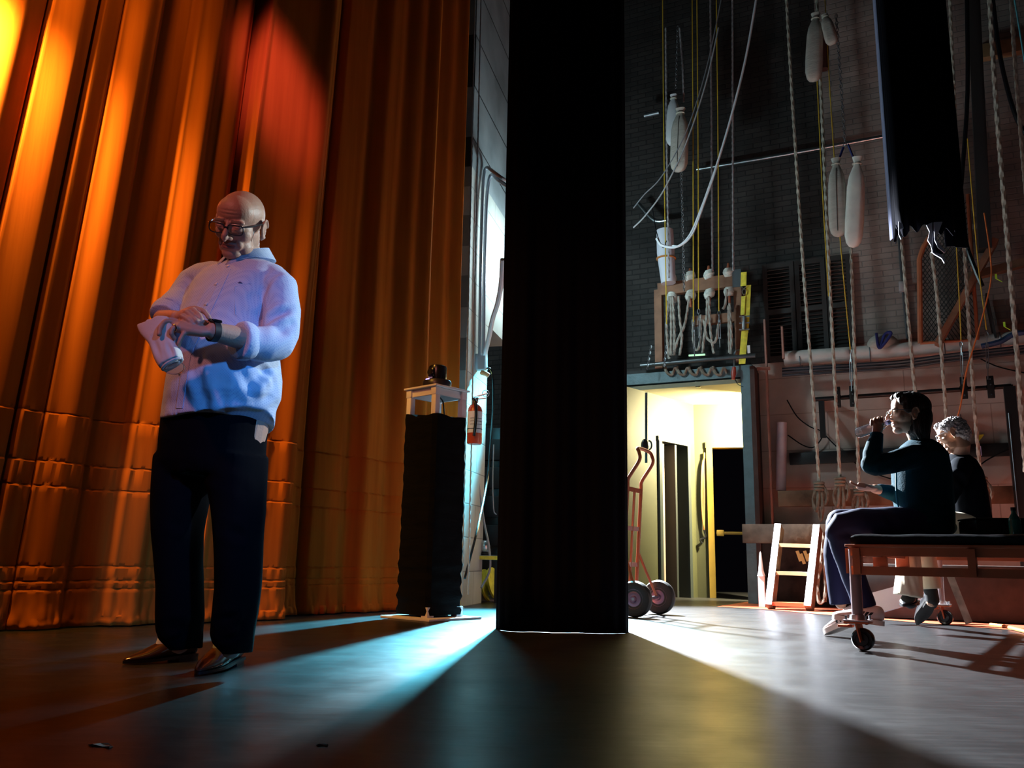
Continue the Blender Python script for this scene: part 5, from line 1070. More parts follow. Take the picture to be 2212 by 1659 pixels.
def glasses(M, parent, m, hw=.026, hh=.0165, y=.107, z=.0, r=.0019):
    b = MB(); sc_ = M.to_scale()[0]
    for s in (-1, 1):
        lp = []
        for i in range(33):
            t = 2 * PI * i / 32; c_, s_ = math.cos(t), math.sin(t); k = (abs(c_) ** 3.2 + abs(s_) ** 3.2) ** (-1 / 3.2)
            lp.append(M @ Vector((s * .0335 + hw * k * c_, y - .10 * abs((s * .0335 + hw * k * c_)) ** 1.5, z + hh * k * s_ * (1 if s_ > 0 else 1.05))))
        b.tube(lp, r * sc_, 7)
        hx = s * (.0335 + hw)
        b.tube([M @ Vector(p) for p in ((hx * .97, y - .002, z + hh * .75), (hx + s * .006, y - .008, z + hh * .75), (s * .076, .06, z + .012), (s * .0835, .0, z + .016), (s * .083, -.014, z + .010), (s * .08, -.028, z - .012))], r * 1.1 * sc_, 7)
    b.tube(sp([M @ Vector(p) for p in ((-.0085, y, z + .004), (0, y + .004, z + .007), (.0085, y, z + .004))], 5), r * sc_, 7)
    g = b.build('glasses', m, parent, label='dark rimmed glasses')
    b = MB()
    for s in (-1, 1):
        pts = [M @ Vector((s * .0335 + hw * .95 * math.cos(t), y - .002, z + hh * .95 * math.sin(t))) for t in [2 * PI * i / 24 for i in range(24)]]; dv = (M.to_3x3() @ Vector((0, -.001, 0)))
        b.loft([pts, [p + dv for p in pts]])
    gl = mat('lens_clear', (0.9, 0.95, 1.0), 0.03, trans=1.0); gl.node_tree.nodes['Principled BSDF'].inputs['IOR'].default_value = 1.03
    b.build('lenses', gl, g); return g
def bvh(o):
    me = o.data; off = wloc(o); return BVHTree.FromPolygons([v.co + off for v in me.vertices], [p.vertices[:] for p in me.polygons])
def hit(t, u, v):
    r_ = t.ray_cast(CAMLOC, ray(u, v).normalized()); return r_[0], r_[1]
def tring(v, uL, uR, Y, bb, yaw, n=44, pw=2.3):
    c = P((uL + uR) / 2, v, Y); wd = (P(uR, v, Y).x - P(uL, v, Y).x) / 2; ya = R(yaw); a = math.sqrt(max(1e-4, wd * wd - (bb * math.sin(ya)) ** 2)) / math.cos(ya)
    e1 = Vector((math.cos(ya), -math.sin(ya), 0)); e2 = Vector((-math.sin(ya), -math.cos(ya), 0)); out = []
    for j in range(n):
        t = 2 * PI * j / n; c_, s_ = math.cos(t), math.sin(t); k = (abs(c_) ** pw + abs(s_) ** pw) ** (-1 / pw)
        out.append(c + e1 * (a * k * c_) + e2 * (bb * k * s_))
    return out
def wrinkle(folds, amp=0.006, sc_=9, stretch=(1, 1, 1), seed=0):
    """cloth: fold = (a, b, radius, depth) creases along segments, plus broad noise, along the normals"""
    def post(co, nm):
        n = normals(nm); d = np.zeros(len(co))
        for a, b_, r, dep in folds:
            a = np.array(a); ab = np.array(b_) - a; t = np.clip(((co - a) @ ab) / (ab @ ab), 0, 1); dist = np.linalg.norm(co - a - t[:, None] * ab, axis=1)
            d += dep * (np.exp(-(dist / r) ** 2) - 0.55 * np.exp(-((dist - 2.0 * r) / r) ** 2)) * np.sin(np.clip(t * PI, 0.35, PI - .35))
        if amp: d += amp * np.array([mnoise.noise(Vector((c[0] * sc_ * stretch[0] + seed, c[1] * sc_ * stretch[1], c[2] * sc_ * stretch[2]))) for c in co])
        return co + n * d[:, None]
    return post
def shoe(root, heel, toe, wd, m_up, m_sole, style, tilt=0.0, sock=None, label=None, open_=0.55, toe_z=0.0, heel_z=0.0):
    heel = Vector(heel); toe = Vector(toe); d = toe - heel; L = d.length; d.normalize(); sd = Vector((d.y, -d.x, 0)).normalized(); up = sd.cross(d); up = up if up.z > 0 else -up
    if style == 'loafer': prof = [(-.0, .62, .062, .012), (.06, .80, .074, .012), (.16, .84, .080, .012), (.30, .86, .082, .012), (.45, .94, .076, .010), (.58, 1.0, .060, .008), (.72, .92, .044, .008), (.84, .68, .034, .009), (.94, .38, .026, .012), (1.0, .12, .020, .014)]
    else: prof = [(-.02, .35, .080, .028), (.0, .62, .090, .028), (.05, .80, .104, .026), (.16, .86, .106, .024), (.32, .86, .100, .022), (.48, .95, .078, .022), (.62, 1.0, .068, .022), (.76, .98, .058, .022), (.88, .86, .050, .024), (.95, .66, .042, .026), (.985, .44, .036, .027), (1.0, .22, .031, .028)]
    rings, srings = [], []
    for f, k, h, z0 in prof:
        c = heel + d * (L * f); ring = []
        hw = wd * k / 2
        for j in range(28):
            t = 2 * PI * j / 28; c_, s_ = math.cos(t), math.sin(t); kk = (abs(c_) ** 2.6 + abs(s_) ** 2.6) ** (-1 / 2.6)
            y = (h - z0) / 2 * kk * s_; x = hw * kk * c_ * (1.0 - 0.22 * max(0, s_))
            ring.append(c + sd * x + up * (z0 + (h - z0) / 2 + y))
        rings.append(ring)
        out = [c + sd * (hw * 1.04 * math.cos(t)) + up * zz for zz in (0,) for t in [0]]
        srings.append((c, hw * 1.05))
    b = MB(); b.loft(rings); o = b.fuse('shoe', m_up, root, 0.004, 3)
    if label: o['label'] = label
    n = len(srings); outl = sp([c + sd * h for c, h in srings] + [c - sd * h for c, h in srings[::-1]] + [srings[0][0] + sd * srings[0][1]], 4)[:-1]
    b = MB()
    if style == 'loafer':
        b.loft([[p + up * 0.004 for p in outl], [p + up * 0.014 for p in outl]])
        hp = [c + sd * h * .95 for c, h in srings[:4]] + [c - sd * h * .95 for c, h in srings[:4][::-1]]; b.loft([[p - up * 0.012 for p in hp], [p + up * 0.006 for p in hp]])
    else: b.loft([[p for p in outl], [p + up * 0.027 for p in outl]])
    b.build('sole', m_sole, o)
    return o, heel, d, sd, up, L

# ------------------------------------------------------------------ standing man
man = thing('person', 'bald person in light blue shirt and black trousers standing, tapping a wrist watch', 'person', Vector((F(440, 1440).x, 3.08, 0)))
Mh = headM(P(518, 486, 3.02), 10, 28, -11, 1.07)
b = MB(); face(b, Mh, 1.0)
b.tube([Mh @ Vector((0, -.03, -.03)), Mh @ Vector((0, -.03, -.075)), P(528, 580, 3.13), P(528, 620, 3.12)], [.060, .060, .066, .08], 24, round_=True)
b.tube([P(510, 640, 3.12), P(490, 740, 3.1), P(470, 850, 3.12), P(462, 930, 3.12)], [.12, .14, .15, .14], 24, round_=True)
LS, LE, LWr = P(604, 622, 3.0), P(598, 738, 2.94), P(462, 716, 2.735)
b.tube([P(520, 610, 3.1), LS, P(604, 680, 2.97), LE, P(555, 738, 2.87), P(510, 728, 2.80), LWr], [.06, .045, .04, .036, .042, .038, .031], 16, round_=True)
RS, RE, RWr = P(424, 612, 3.2), P(352, 690, 3.05), P(384, 688, 2.80)
b.tube([P(520, 610, 3.1), RS, P(385, 655, 3.14), RE, P(366, 690, 2.93), RWr], [.06, .04, .036, .036, .034, .027], 16, round_=True)
upv = Vector((-0.1, -0.45, 0.9)).normalized()
# left hand (palm down, towel between fingers)
b.tube([LWr, P(440, 716, 2.725), P(416, 711, 2.72), P(396, 706, 2.715)], [.029, .034, .040, .038], 18, (upv, .52), True)
def fing(pts, r0=.0098, r1=.0076):
    q = sp([P(*p) for p in pts], 4); n = len(q); b.tube(q, [r0 + (r1 - r0) * i / (n - 1) + .0007 * math.cos(i * PI / 2) for i in range(n)], 12, round_=True)
fing([(412, 703, 2.74), (392, 697, 2.735), (368, 690, 2.725), (354, 697, 2.705), (350, 710, 2.695)]); fing([(408, 706, 2.725), (390, 700, 2.71), (360, 694, 2.69), (347, 707, 2.668), (344, 722, 2.66)], .0104, .008)
fing([(408, 711, 2.71), (392, 709, 2.695), (375, 708, 2.67), (370, 720, 2.665), (376, 730, 2.675)]); fing([(412, 717, 2.70), (398, 720, 2.69), (391, 731, 2.675), (387, 741, 2.675), (386, 748, 2.685)], .0088, .007)
fing([(446, 711, 2.765), (425, 706, 2.79), (402, 707, 2.80), (386, 714, 2.79)], .0118, .009)
# right hand (fingers draped, index on the watch)
b.tube([RWr, P(396, 682, 2.785), P(410, 676, 2.765)], [.028, .034, .036], 18, (Vector((-.2, -.6, .75)).normalized(), .55), True)
fing([(408, 672, 2.775), (424, 667, 2.755), (441, 673, 2.735), (450, 684, 2.73), (456, 694, 2.732)]); fing([(404, 674, 2.765), (416, 669, 2.74), (430, 681, 2.716), (434, 688, 2.712), (437, 694, 2.714)], .0102, .008)
fing([(400, 679, 2.755), (404, 675, 2.728), (419, 687, 2.706), (425, 693, 2.702), (429, 698, 2.705)]); fing([(394, 684, 2.75), (393, 683, 2.722), (406, 690, 2.702), (412, 695, 2.699), (416, 699, 2.70)], .0088, .007)
fing([(396, 688, 2.80), (415, 692, 2.785), (435, 695, 2.765), (450, 698, 2.75)], .0115, .009)
legs = (((405, 960, 3.14), (386, 1150, 3.16), (388, 1390, 3.2)), ((520, 960, 3.08), (510, 1150, 3.05), (500, 1400, 3.08)))
for h, k, a in legs: b.tube([P(h[0] + 10, 900, h[2]), P(*h), P(*k), P(*a)], [.09, .085, .05, .036], 18, round_=True)
body = b.fuse('body', [skin, lips, brow_m, eye_w, stubble], man, 0.0032, 5, carve_post(Mh, CARVE), face_slots(Mh))
glasses(Mh, man, mat('glasses_frame', (0.03, 0.035, 0.04), 0.3), y=.102, z=-.001, hh=.017, hw=.0275, r=.0022)
# shirt
def mat_shirt():
    m = mat('shirt_cloth', (0.56, 0.64, 0.84), 0.8, spec=0.2); nt = m.node_tree; bs = nt.nodes['Principled BSDF']
    tc = nt.nodes.new('ShaderNodeTexCoord'); mp = nt.nodes.new('ShaderNodeMapping'); mp.inputs['Rotation'].default_value = (0, R(45), 0); mp.inputs['Scale'].default_value = (150, 150, 150); nt.links.new(tc.outputs['Object'], mp.inputs[0])
    ck = nt.nodes.new('ShaderNodeTexVoronoi'); ck.inputs['Scale'].default_value = 1.0; ck.inputs['Randomness'].default_value = 0.0; nt.links.new(mp.outputs[0], ck.inputs['Vector'])
    rp = nt.nodes.new('ShaderNodeValToRGB'); rp.color_ramp.elements[0].position = 0.25; rp.color_ramp.elements[1].position = 0.5
    rp.color_ramp.elements[0].color = (0.42, 0.51, 0.76, 1); rp.color_ramp.elements[1].color = (0.60, 0.68, 0.86, 1); nt.links.new(ck.outputs['Distance'], rp.inputs[0]); nt.links.new(rp.outputs[0], bs.inputs['Base Color'])
    n = nt.nodes.new('ShaderNodeTexNoise'); n.inputs['Scale'].default_value = 14; n.inputs['Detail'].default_value = 4; nt.links.new(tc.outputs['Object'], n.inputs['Vector'])
    bp = nt.nodes.new('ShaderNodeBump'); bp.inputs['Strength'].default_value = 0.3; bp.inputs['Distance'].default_value = 0.012; nt.links.new(n.outputs['Fac'], bp.inputs['Height']); nt.links.new(bp.outputs[0], bs.inputs['Normal']); return m
shirt_m = mat_shirt()
YW = 30
rg = [tring(v, l, r_, Y, bb, YW) for v, l, r_, Y, bb in ((566, 494, 560, 3.125, .062), (574, 468, 592, 3.125, .08), (588, 430, 618, 3.12, .105), (612, 408, 628, 3.10, .128), (650, 402, 612, 3.09, .145), (700, 390, 600, 3.08, .160), (760, 376, 600, 3.07, .172), (820, 362, 606, 3.07, .178), (860, 354, 606, 3.07, .172), (884, 348, 598, 3.08, .165))]
last = rg[-1]; hem = []
for j, p in enumerate(last):
    t = 2 * PI * j / len(last); s_, c_ = math.sin(t), math.cos(t)
    hem.append(p + ZUP * (-0.004 - 0.040 * max(0, s_) ** 0.7 - 0.085 * max(0, -s_) ** 0.6 + 0.012 * c_))
rg.append(hem)
b = MB(); b.loft(rg)
b.tube([P(585, 606, 3.03), P(606, 622, 3.0), P(612, 670, 2.985), P(608, 722, 2.96), P(600, 742, 2.94)], [.062, .066, .066, .064, .060], 22, round_=True)
b.tube([P(600, 742, 2.94), P(572, 745, 2.90), P(545, 741, 2.86), P(528, 738, 2.838)], [.060, .060, .058, .062], 22, round_=False)
b.tube([P(500, 596, 3.13), P(460, 596, 3.15), P(440, 602, 3.17), P(420, 614, 3.19), P(392, 648, 3.16), P(366, 676, 3.08)], [.05, .058, .062, .064, .060, .060], 22, round_=False)
w3 = lambda u, v, Y: tuple(P(u, v, Y))
folds = [(w3(560, 700, 2.90), w3(640, 660, 2.92), .014, -.012), (w3(545, 770, 2.85), w3(630, 700, 2.92), .016, -.012), (w3(565, 640, 2.95), w3(600, 590, 2.95), .012, -.007), (w3(560, 690, 2.9), w3(548, 640, 2.93), .014, -.012),
         (w3(430, 770, 2.9), w3(440, 880, 2.9), .018, -.010), (w3(500, 780, 2.9), w3(560, 870, 2.92), .016, -.009), (w3(540, 860, 2.9), w3(600, 800, 3.0), .018, .014), (w3(565, 880, 2.92), w3(600, 850, 3.0), .014, -.010), (w3(420, 740, 2.92), w3(418, 820, 2.9), .014, -.009),
         (w3(480, 620, 2.97), w3(430, 690, 2.95), .016, -.007), (w3(500, 640, 2.95), w3(490, 720, 2.92), .014, .008), (w3(396, 640, 3.1), w3(380, 700, 3.05), .012, -.008), (w3(590, 830, 3.0), w3(560, 780, 2.92), .014, -.008), (w3(470, 800, 2.9), w3(466, 900, 2.9), .016, .007)]
shirt = b.fuse('shirt', shirt_m, man, 0.006, 4, wrinkle(folds, 0.006, 7))
# collar
cc_ = P(531, 570, 3.115); ya = R(YW); e1 = Vector((math.cos(ya), -math.sin(ya), 0)); e2 = Vector((-math.sin(ya), -math.cos(ya), 0)); r1, r2, r3 = [], [], []
NC = 46
for j in range(NC + 1):
    t = R(100) + (2 * PI - R(20)) * j / NC; c_, s_ = math.cos(t), math.sin(t); back = (1 - s_) / 2; fr_ = max(0, s_) ** 6
    base = cc_ + e1 * (.086 * c_) + e2 * (.078 * s_ - 0.004)
    r1.append(base + ZUP * (-.012 - .012 * s_)); r2.append(base + ZUP * (.024 + .056 * back) - (e1 * c_ + e2 * s_) * .004)
    r3.append(cc_ + e1 * ((.112 + .02 * fr_) * c_) + e2 * ((.104 + .02 * fr_) * s_ - .004) + ZUP * (-.012 + .040 * back - .034 * fr_))
b = MB(); q = 0.004
rin = [p - (p - cc_).normalized() * q for p in r1]
b.loft([r1, r2, r3], cap=False, closed=False); col = b.build('collar', shirt_m, man); so = col.modifiers.new('t', 'SOLIDIFY'); so.thickness = 0.004
tr = bvh(shirt)
# placket and buttons
b = MB(); L_, Rr = [], []
for i in range(22):
    f = i / 21; u, v = 492 - 60 * min(1, f * 1.6) - 44 * f, 582 + 300 * f
    h0, n0 = hit(tr, u - 7, v); h1, n1_ = hit(tr, u + 7, v)
    if h0 and h1: L_.append(h0 + n0 * 0.002); Rr.append(h1 + n1_ * 0.002)
rings = [[a, c, c - Vector((0, -0.006, 0)), a - Vector((0, -0.006, 0))] for a, c in zip(L_, Rr)]
b.loft(rings); pk = b.build('placket', shirt_m, man)
for u, v in ((493, 576), (468, 614), (447, 657), (388, 806)):
    h0, n0 = hit(tr, u, v)
    if h0: b = MB(); b.lathe([(0, .0012), (.0045, .0012), (.0055, .0004), (.0055, -.002)], Matrix.Translation(h0 + n0 * .0035) @ n0.to_track_quat('Z', 'Y').to_matrix().to_4x4(), 14); b.build('button', mat('button', (0.75, 0.78, 0.85), 0.3), man)
h0, n0 = hit(tr, 519, 611)
b = MB(); pts = []
for x, y in ((-1, -.1), (-.5, .25), (-.2, .3), (0, .9), (.15, .35), (.6, .1), (1.2, -.5), (.5, -.25), (-.3, -.25)):
    h1, n1_ = hit(tr, 519 + x * 5, 611 - y * 4)
    if h1: pts.append(h1 + n1_ * .0022)
b.add(pts, [list(range(len(pts)))]); b.build('embroidered_motif', mat('navy_thread', (0.03, 0.03, 0.16), 0.7), man)
b = MB(); L_ = []
for u, v in ((507, 620), (540, 612), (560, 640), (557, 690), (528, 697), (508, 680), (507, 620)):
    h1, n1_ = hit(tr, u, v); L_.append(h1 + n1_ * .001)
b.tube(L_, .0012, 5); b.build('pocket_seam', shirt_m, man)
for nm, pts, rad, fl in (('cuff', [P(540, 741, 2.858), P(526, 738, 2.836), P(516, 736, 2.822)], [.063, .068, .066], None), ('cuff', [P(372, 670, 3.10), P(362, 680, 3.075), P(356, 687, 3.06)], [.058, .062, .058], None)):
    b = MB(); b.tube(pts, rad, 26); c_ = b.fuse(nm, shirt_m, man, 0.005, 2, wrinkle([], 0.006, 14, seed=3))
# trousers
black_tr = mat('black_trousers', (0.003, 0.003, 0.005), 0.9, spec=0.05, bump=0.3, bscale=12)
b = MB(); TY = 24
b.loft([tring(v, l, r_, Y, bb, TY, 36) for v, l, r_, Y, bb in ((846, 366, 594, 3.09, .15), (900, 350, 580, 3.10, .155), (950, 344, 574, 3.11, .155), (1000, 340, 572, 3.11, .145), (1026, 342, 571, 3.11, .13))])
b.loft([tring(v, l, r_, Y, bb, TY, 30) for v, l, r_, Y, bb in ((985, 340, 462, 3.15, .115), (1040, 337, 452, 3.15, .11), (1100, 335, 442, 3.15, .105), (1150, 336, 432, 3.15, .10), (1210, 340, 430, 3.16, .095), (1270, 346, 432, 3.17, .092), (1330, 346, 434, 3.18, .092), (1358, 348, 430, 3.19, .09), (1378, 356, 428, 3.195, .088), (1402, 378, 427, 3.215, .07))])
b.loft([tring(v, l, r_, Y, bb, TY, 30) for v, l, r_, Y, bb in ((985, 448, 573, 3.06, .115), (1040, 455, 571, 3.06, .11), (1100, 466, 567, 3.05, .105), (1150, 471, 562, 3.04, .10), (1210, 474, 560, 3.04, .095), (1270, 474, 556, 3.05, .092), (1330, 466, 548, 3.06, .092), (1368, 460, 543, 3.07, .09), (1388, 466, 541, 3.075, .086), (1412, 490, 538, 3.10, .068))])
tf = [(w3(430, 1000, 3.0), w3(380, 1080, 3.02), .02, -.012), (w3(440, 1010, 3.0), w3(520, 1060, 2.98), .02, -.010), (w3(380, 1130, 3.05), w3(430, 1160, 3.06), .016, -.010), (w3(360, 1350, 3.08), w3(432, 1340, 3.1), .014, -.014), (w3(350, 1375, 3.1), w3(430, 1365, 3.12), .012, .012), (w3(466, 1342, 2.97), w3(545, 1330, 2.98), .014, -.014), (w3(462, 1372, 3.0), w3(540, 1360, 3.0), .012, .012), (w3(480, 1140, 2.95), w3(560, 1170, 2.96), .016, -.008)]
b.fuse('trousers', black_tr, man, 0.008, 4, wrinkle(tf, 0.006, 8, (1, 1, .5)))
leather = mat('brown_leather', (0.055, 0.026, 0.020), 0.18, spec=0.7); sole_m = mat('shoe_sole', (0.01, 0.009, 0.009), 0.5)
sock_m = mat('sock', (0.62, 0.66, 0.85), 0.8)
h_, t_ = F(418, 1424), F(266, 1436); sh1 = shoe(man, h_ + ZUP * .012, t_ + ZUP * .0, .105, leather, sole_m, 'loafer')
h2_, t2_ = F(508, 1432), F(428, 1460); sh2 = shoe(man, h2_ + ZUP * .012, t2_ + ZUP * .0, .105, leather, sole_m, 'loafer')
for _, hl, dd, sdd, upp, LL in (sh1, sh2):
    b = MB(); q0 = hl + dd * (LL * .40); b.tube([q0 + upp * .055 + dd * .012, q0 + upp * .095 - dd * .006, q0 + upp * .16 - dd * .03], [.034, .036, .036], 18, round_=True); b.build('sock', sock_m, man)
# watch, ring
wa = (P(470, 718, 2.745) - P(452, 715, 2.722)).normalized(); wc_ = P(461, 716, 2.735)
b = MB(); x = upv - wa * upv.dot(wa); x.normalize(); y = wa.cross(x)
lp = [wc_ + x * (.0318 * math.cos(t)) + y * (.0318 * math.sin(t)) for t in [2 * PI * i / 32 for i in range(33)]]
rings = [[p - wa * .011, p + wa * .011, p + wa * .011 + (p - wc_).normalized() * .003, p - wa * .011 + (p - wc_).normalized() * .003] for p in lp]; b.loft(rings); wt = b.build('watch', mat('watch_band', (0.012, 0.013, 0.022), 0.5), man, label='dark smart watch on the left wrist')
b = MB(); rw = Matrix((wa, y, x)).transposed(); b.box(wc_ + x * .0355, (.034, .038, .011), rw, .004); b.build('watch_case', mat('watch_glass', (0.006, 0.006, 0.009), 0.08, spec=0.8), wt)
b = MB(); rc = P(376, 709, 2.672); dv = (P(384, 709, 2.684) - P(370, 710, 2.665)).normalized(); o1 = dv.orthogonal().normalized(); o2 = dv.cross(o1); b.tube([rc + o1 * (.0112 * math.cos(t)) + o2 * (.0112 * math.sin(t)) for t in [2 * PI * i / 20 for i in range(21)]], .0022, 6); b.build('finger_ring', mat('gold', (0.8, 0.55, 0.25), 0.2, 1.0), man)
# towel held in the left hand
towel_m = mat('towel', (0.74, 0.69, 0.66), 0.9, bump=0.08, bscale=90)
tax0, tax1 = P(329, 692, 2.71), P(371, 784, 2.685); td = (tax1 - tax0).normalized(); tx = (P(376, 700, 2.70) - P(303, 712, 2.72)).normalized(); tx = (tx - td * tx.dot(td)).normalized(); tn = td.cross(tx)
tow = thing('towel', 'folded white towel in the left hand of the standing person', 'towel', tax1)
b = MB(); rings = []
for i in range(16):
    f = i / 15; c = tax0.lerp(tax1, f); wd = .052 * (1 - .30 * f) + .004 * math.sin(f * 9); dp = .016 + .014 * f; ring = []
    for j in range(30):
        t = 2 * PI * j / 30; c_, s_ = math.cos(t), math.sin(t); k = (abs(c_) ** 3 + abs(s_) ** 3) ** (-1 / 3); sag = .014 * (c_ * abs(c_)) * (1 - f)
        ring.append(c + tx * (wd * k * c_) + tn * (dp * k * s_) + td * (sag * 1.3 + .003 * math.sin(3 * t + f * 5)))
    rings.append(ring)
b.loft(rings); b.fuse('folded_cloth', towel_m, tow, .004, 3, wrinkle([(w3(352, 720, 2.66), w3(378, 780, 2.66), .006, -.005), (w3(330, 730, 2.68), w3(356, 785, 2.67), .008, -.004)], .0015, 14))
for kk, (s0_, wd) in enumerate(((.75, .034), (.45, .022))):
    b = MB(); c = tax1 + td * .004; b.tube([c + tx * (wd * math.cos(t)) + tn * (wd * .62 * math.sin(t)) for t in [R(20) + 2 * PI * i / 26 * .92 for i in range(27)]], .0055, 8, round_=True); b.build('rolled_edge', towel_m, tow)
film = mat('clear_film', (0.9, 0.92, 0.95), 0.12, trans=0.95); film.node_tree.nodes['Principled BSDF'].inputs['IOR'].default_value = 1.08
b = MB(); b.ell(tax1 + td * .012 + Vector((0.004, 0, -.006)), (.036, .018, .022)); b.build('clear_wrapper', film, tow)

# ------------------------------------------------------------------ seated drinker
wom = thing('person', 'seated person in teal sweater with dark bobbed hair drinking from a bottle', 'person', Vector((P(1985, 1150, 5.0).x, 5.0, zc)))
Mw = headM(P(1962, 895, 5.0), 99, -3, 0, 1.06)
wskin = skin_mat('skin_warm', (0.52, 0.29, 0.19), (0.46, 0.24, 0.15))
b = MB(); face(b, Mw, 0, True)
b.tube([Mw @ Vector((0, -.02, -.03)), Mw @ Vector((0, -.03, -.08)), P(1990, 965, 5.03), P(1992, 1000, 5.03)], [.050, .050, .055, .07], 20, round_=True)
b.tube([P(1992, 990, 5.03), P(1990, 1060, 5.03), P(1990, 1130, 5.03)], [.10, .11, .13], 20, round_=True)
nS, nE, nWr = P(1978, 985, 4.86), P(1880, 1012, 4.86), P(1893, 940, 4.90)
b.tube([P(1990, 990, 5.0), nS, P(1930, 1000, 4.85), nE, P(1884, 975, 4.87), nWr], [.05, .04, .032, .022, .028, .026], 14, round_=True)
fS, fE, fWr = P(1985, 985, 5.2), P(1960, 1070, 5.2), P(1890, 1056, 5.0)
b.tube([P(1990, 990, 5.05), fS, fE, P(1930, 1066, 5.1), fWr], [.05, .04, .032, .03, .027], 14, round_=True)
bt0, bt1 = P(1921, 912, 4.965), P(1852, 936, 4.93); bd = (bt1 - bt0).normalized()
# hand round the bottle
def fg(pts, r0=.0092, r1=.0072):
    q = sp(pts, 4); n = len(q); b.tube(q, [r0 + (r1 - r0) * i / (n - 1) for i in range(n)], 10, round_=True)
b.tube([nWr, P(1896, 928, 4.895), P(1897, 916, 4.90)], [.027, .033, .034], 16, (Vector((0.2, -1, 0)).normalized(), .6), True)
for i, (u, v) in enumerate(((1907, 907), (1899, 907), (1891, 909), (1884, 912))):
    c = P(u, v, 4.94); fg([P(u - 2, v + 6, 4.885), P(u - 2, v - 1, 4.895), P(u - 1, v - 5, 4.93), P(u, v - 3, 4.965), P(u + 1, v + 5, 4.98)], .0090 - .0004 * i, .0072)
fg([P(1898, 926, 4.90), P(1904, 920, 4.93), P(1908, 915, 4.965), P(1908, 910, 4.985)], .0105, .0085)
# open palm of the other hand
b.tube([fWr, P(1876, 1054, 4.97), P(1862, 1052, 4.96)], [.026, .034, .032], 16, (Vector((0, .2, 1)).normalized(), .55), True)
for i in range(4):
    Y = 4.925 + .02 * i; fg([P(1868, 1052, Y), P(1853, 1049, Y), P(1845, 1046, Y - .002), P(1838, 1043 - i, Y)], .0088, .007)
fg([P(1880, 1052, 4.945), P(1868, 1047, 4.93), P(1856, 1045, 4.93)], .0105, .0085)
kN, aN = P(1806, 1132, 5.05), P(1822, 1300, 5.05)
for Yo, (ku, kv), (au, av) in ((4.97, (1815, 1134), (1866, 1312)), (5.2, (1816, 1130), (1816, 1304))):
    b.tube([P(1985, 1128, Yo + .05), P(1900, 1122, Yo), P(ku, kv, Yo), P((ku + au) / 2, (kv + av) / 2, Yo), P(au, av, Yo)], [.075, .055, .04, .036, .032], 16, round_=True)
b.fuse('body', [wskin, lips, brow_m, eye_w], wom, 0.0036, 3, carve_post(Mw, CARVE, .8), face_slots(Mw))
glasses(Mw, wom, mat('glasses_dark', (0.015, 0.01, 0.01), 0.3), y=.101, z=.0)
hair_dark = mat('hair_dark', (0.022, 0.014, 0.010), 0.42, bump=0.8, bscale=60, stretch=(3, 3, .3))
def hairpost(M, rules, amp, sc_, stretch):
    Mi = np.array(M.inverted()); Mf = np.array(M)
    def post(co, nm):
        n = normals(nm); l = (np.c_[co, np.ones(len(co))] @ Mi.T)[:, :3]
        d = np.array([mnoise.noise(Vector((q[0] * sc_ * stretch[0], q[1] * sc_ * stretch[1], q[2] * sc_ * stretch[2]))) for q in l]); return co + n * (amp * d)[:, None]
    return post
b = MB(); e = lambda c, r: b.ell(c, r, Mw, 28, 18)
e((0, -.024, .045), (.084, .098, .084)); e((0, -.055, -.02), (.084, .070, .09)); e((0, -.05, -.085), (.074, .062, .07)); e((0, -.06, -.12), (.06, .05, .04))
for s in (-1, 1): e((s * .058, .028, .072), (.026, .045, .036)); e((s * .070, .02, .035), (.013, .028, .040)); e((s * .066, -.05, -.07), (.020, .045, .08)); e((s * .03, .055, .094), (.036, .032, .022))
b.fuse('hair', hair_dark, wom, .005, 4, hairpost(Mw, None, .006, 30, (2.2, 2.2, .5)), label=None) if False else b.fuse('hair', hair_dark, wom, .005, 4, hairpost(Mw, None, .006, 30, (2.2, 2.2, .5)))
teal = mat('teal_knit', (0.001, 0.030, 0.046), 0.85, spec=0.1, bump=0.25, bscale=90)
b = MB()
b.loft([tring(v, l, r_, Y, bb, 80, 36, 2.2) for v, l, r_, Y, bb in ((952, 1962, 2012, 5.03, .06), (964, 1948, 2024, 5.03, .12), (985, 1940, 2038, 5.03, .17), (1020, 1936, 2046, 5.03, .175), (1060, 1937, 2050, 5.03, .17), (1100, 1940, 2052, 5.03, .175), (1130, 1944, 2052, 5.03, .18), (1150, 1950, 2050, 5.03, .18))]) if False else None
rr = []
for v, l, r_, dp in ((950, 1964, 2014, .07), (962, 1950, 2026, .13), (982, 1938, 2040, .18), (1020, 1933, 2048, .19), (1060, 1934, 2052, .185), (1100, 1938, 2054, .185), (1130, 1942, 2054, .19), (1152, 1948, 2052, .19)):
    c = P((l + r_) / 2, v, 5.03); hw = (P(r_, v, 5.03).x - P(l, v, 5.03).x) / 2
    rr.append([c + Vector((hw * math.cos(2 * PI * j / 36), dp * math.sin(2 * PI * j / 36), 0)) for j in range(36)])
b.loft(rr)
b.tube([P(1985, 985, 4.92), P(1972, 986, 4.87), P(1925, 1000, 4.85), P(1888, 1006, 4.86), P(1881, 1003, 4.86)], [.07, .070, .062, .060, .055], 20, round_=True)
b.tube([P(1886, 1004, 4.86), P(1885, 980, 4.87), P(1890, 955, 4.885), P(1893, 946, 4.89), P(1893.5, 940, 4.892)], [.056, .052, .044, .038, .036], 20)
b.tube([P(1985, 985, 5.15), fS, fE, P(1930, 1066, 5.1), P(1902, 1058, 5.03)], [.07, .066, .055, .046, .036], 20, round_=True)
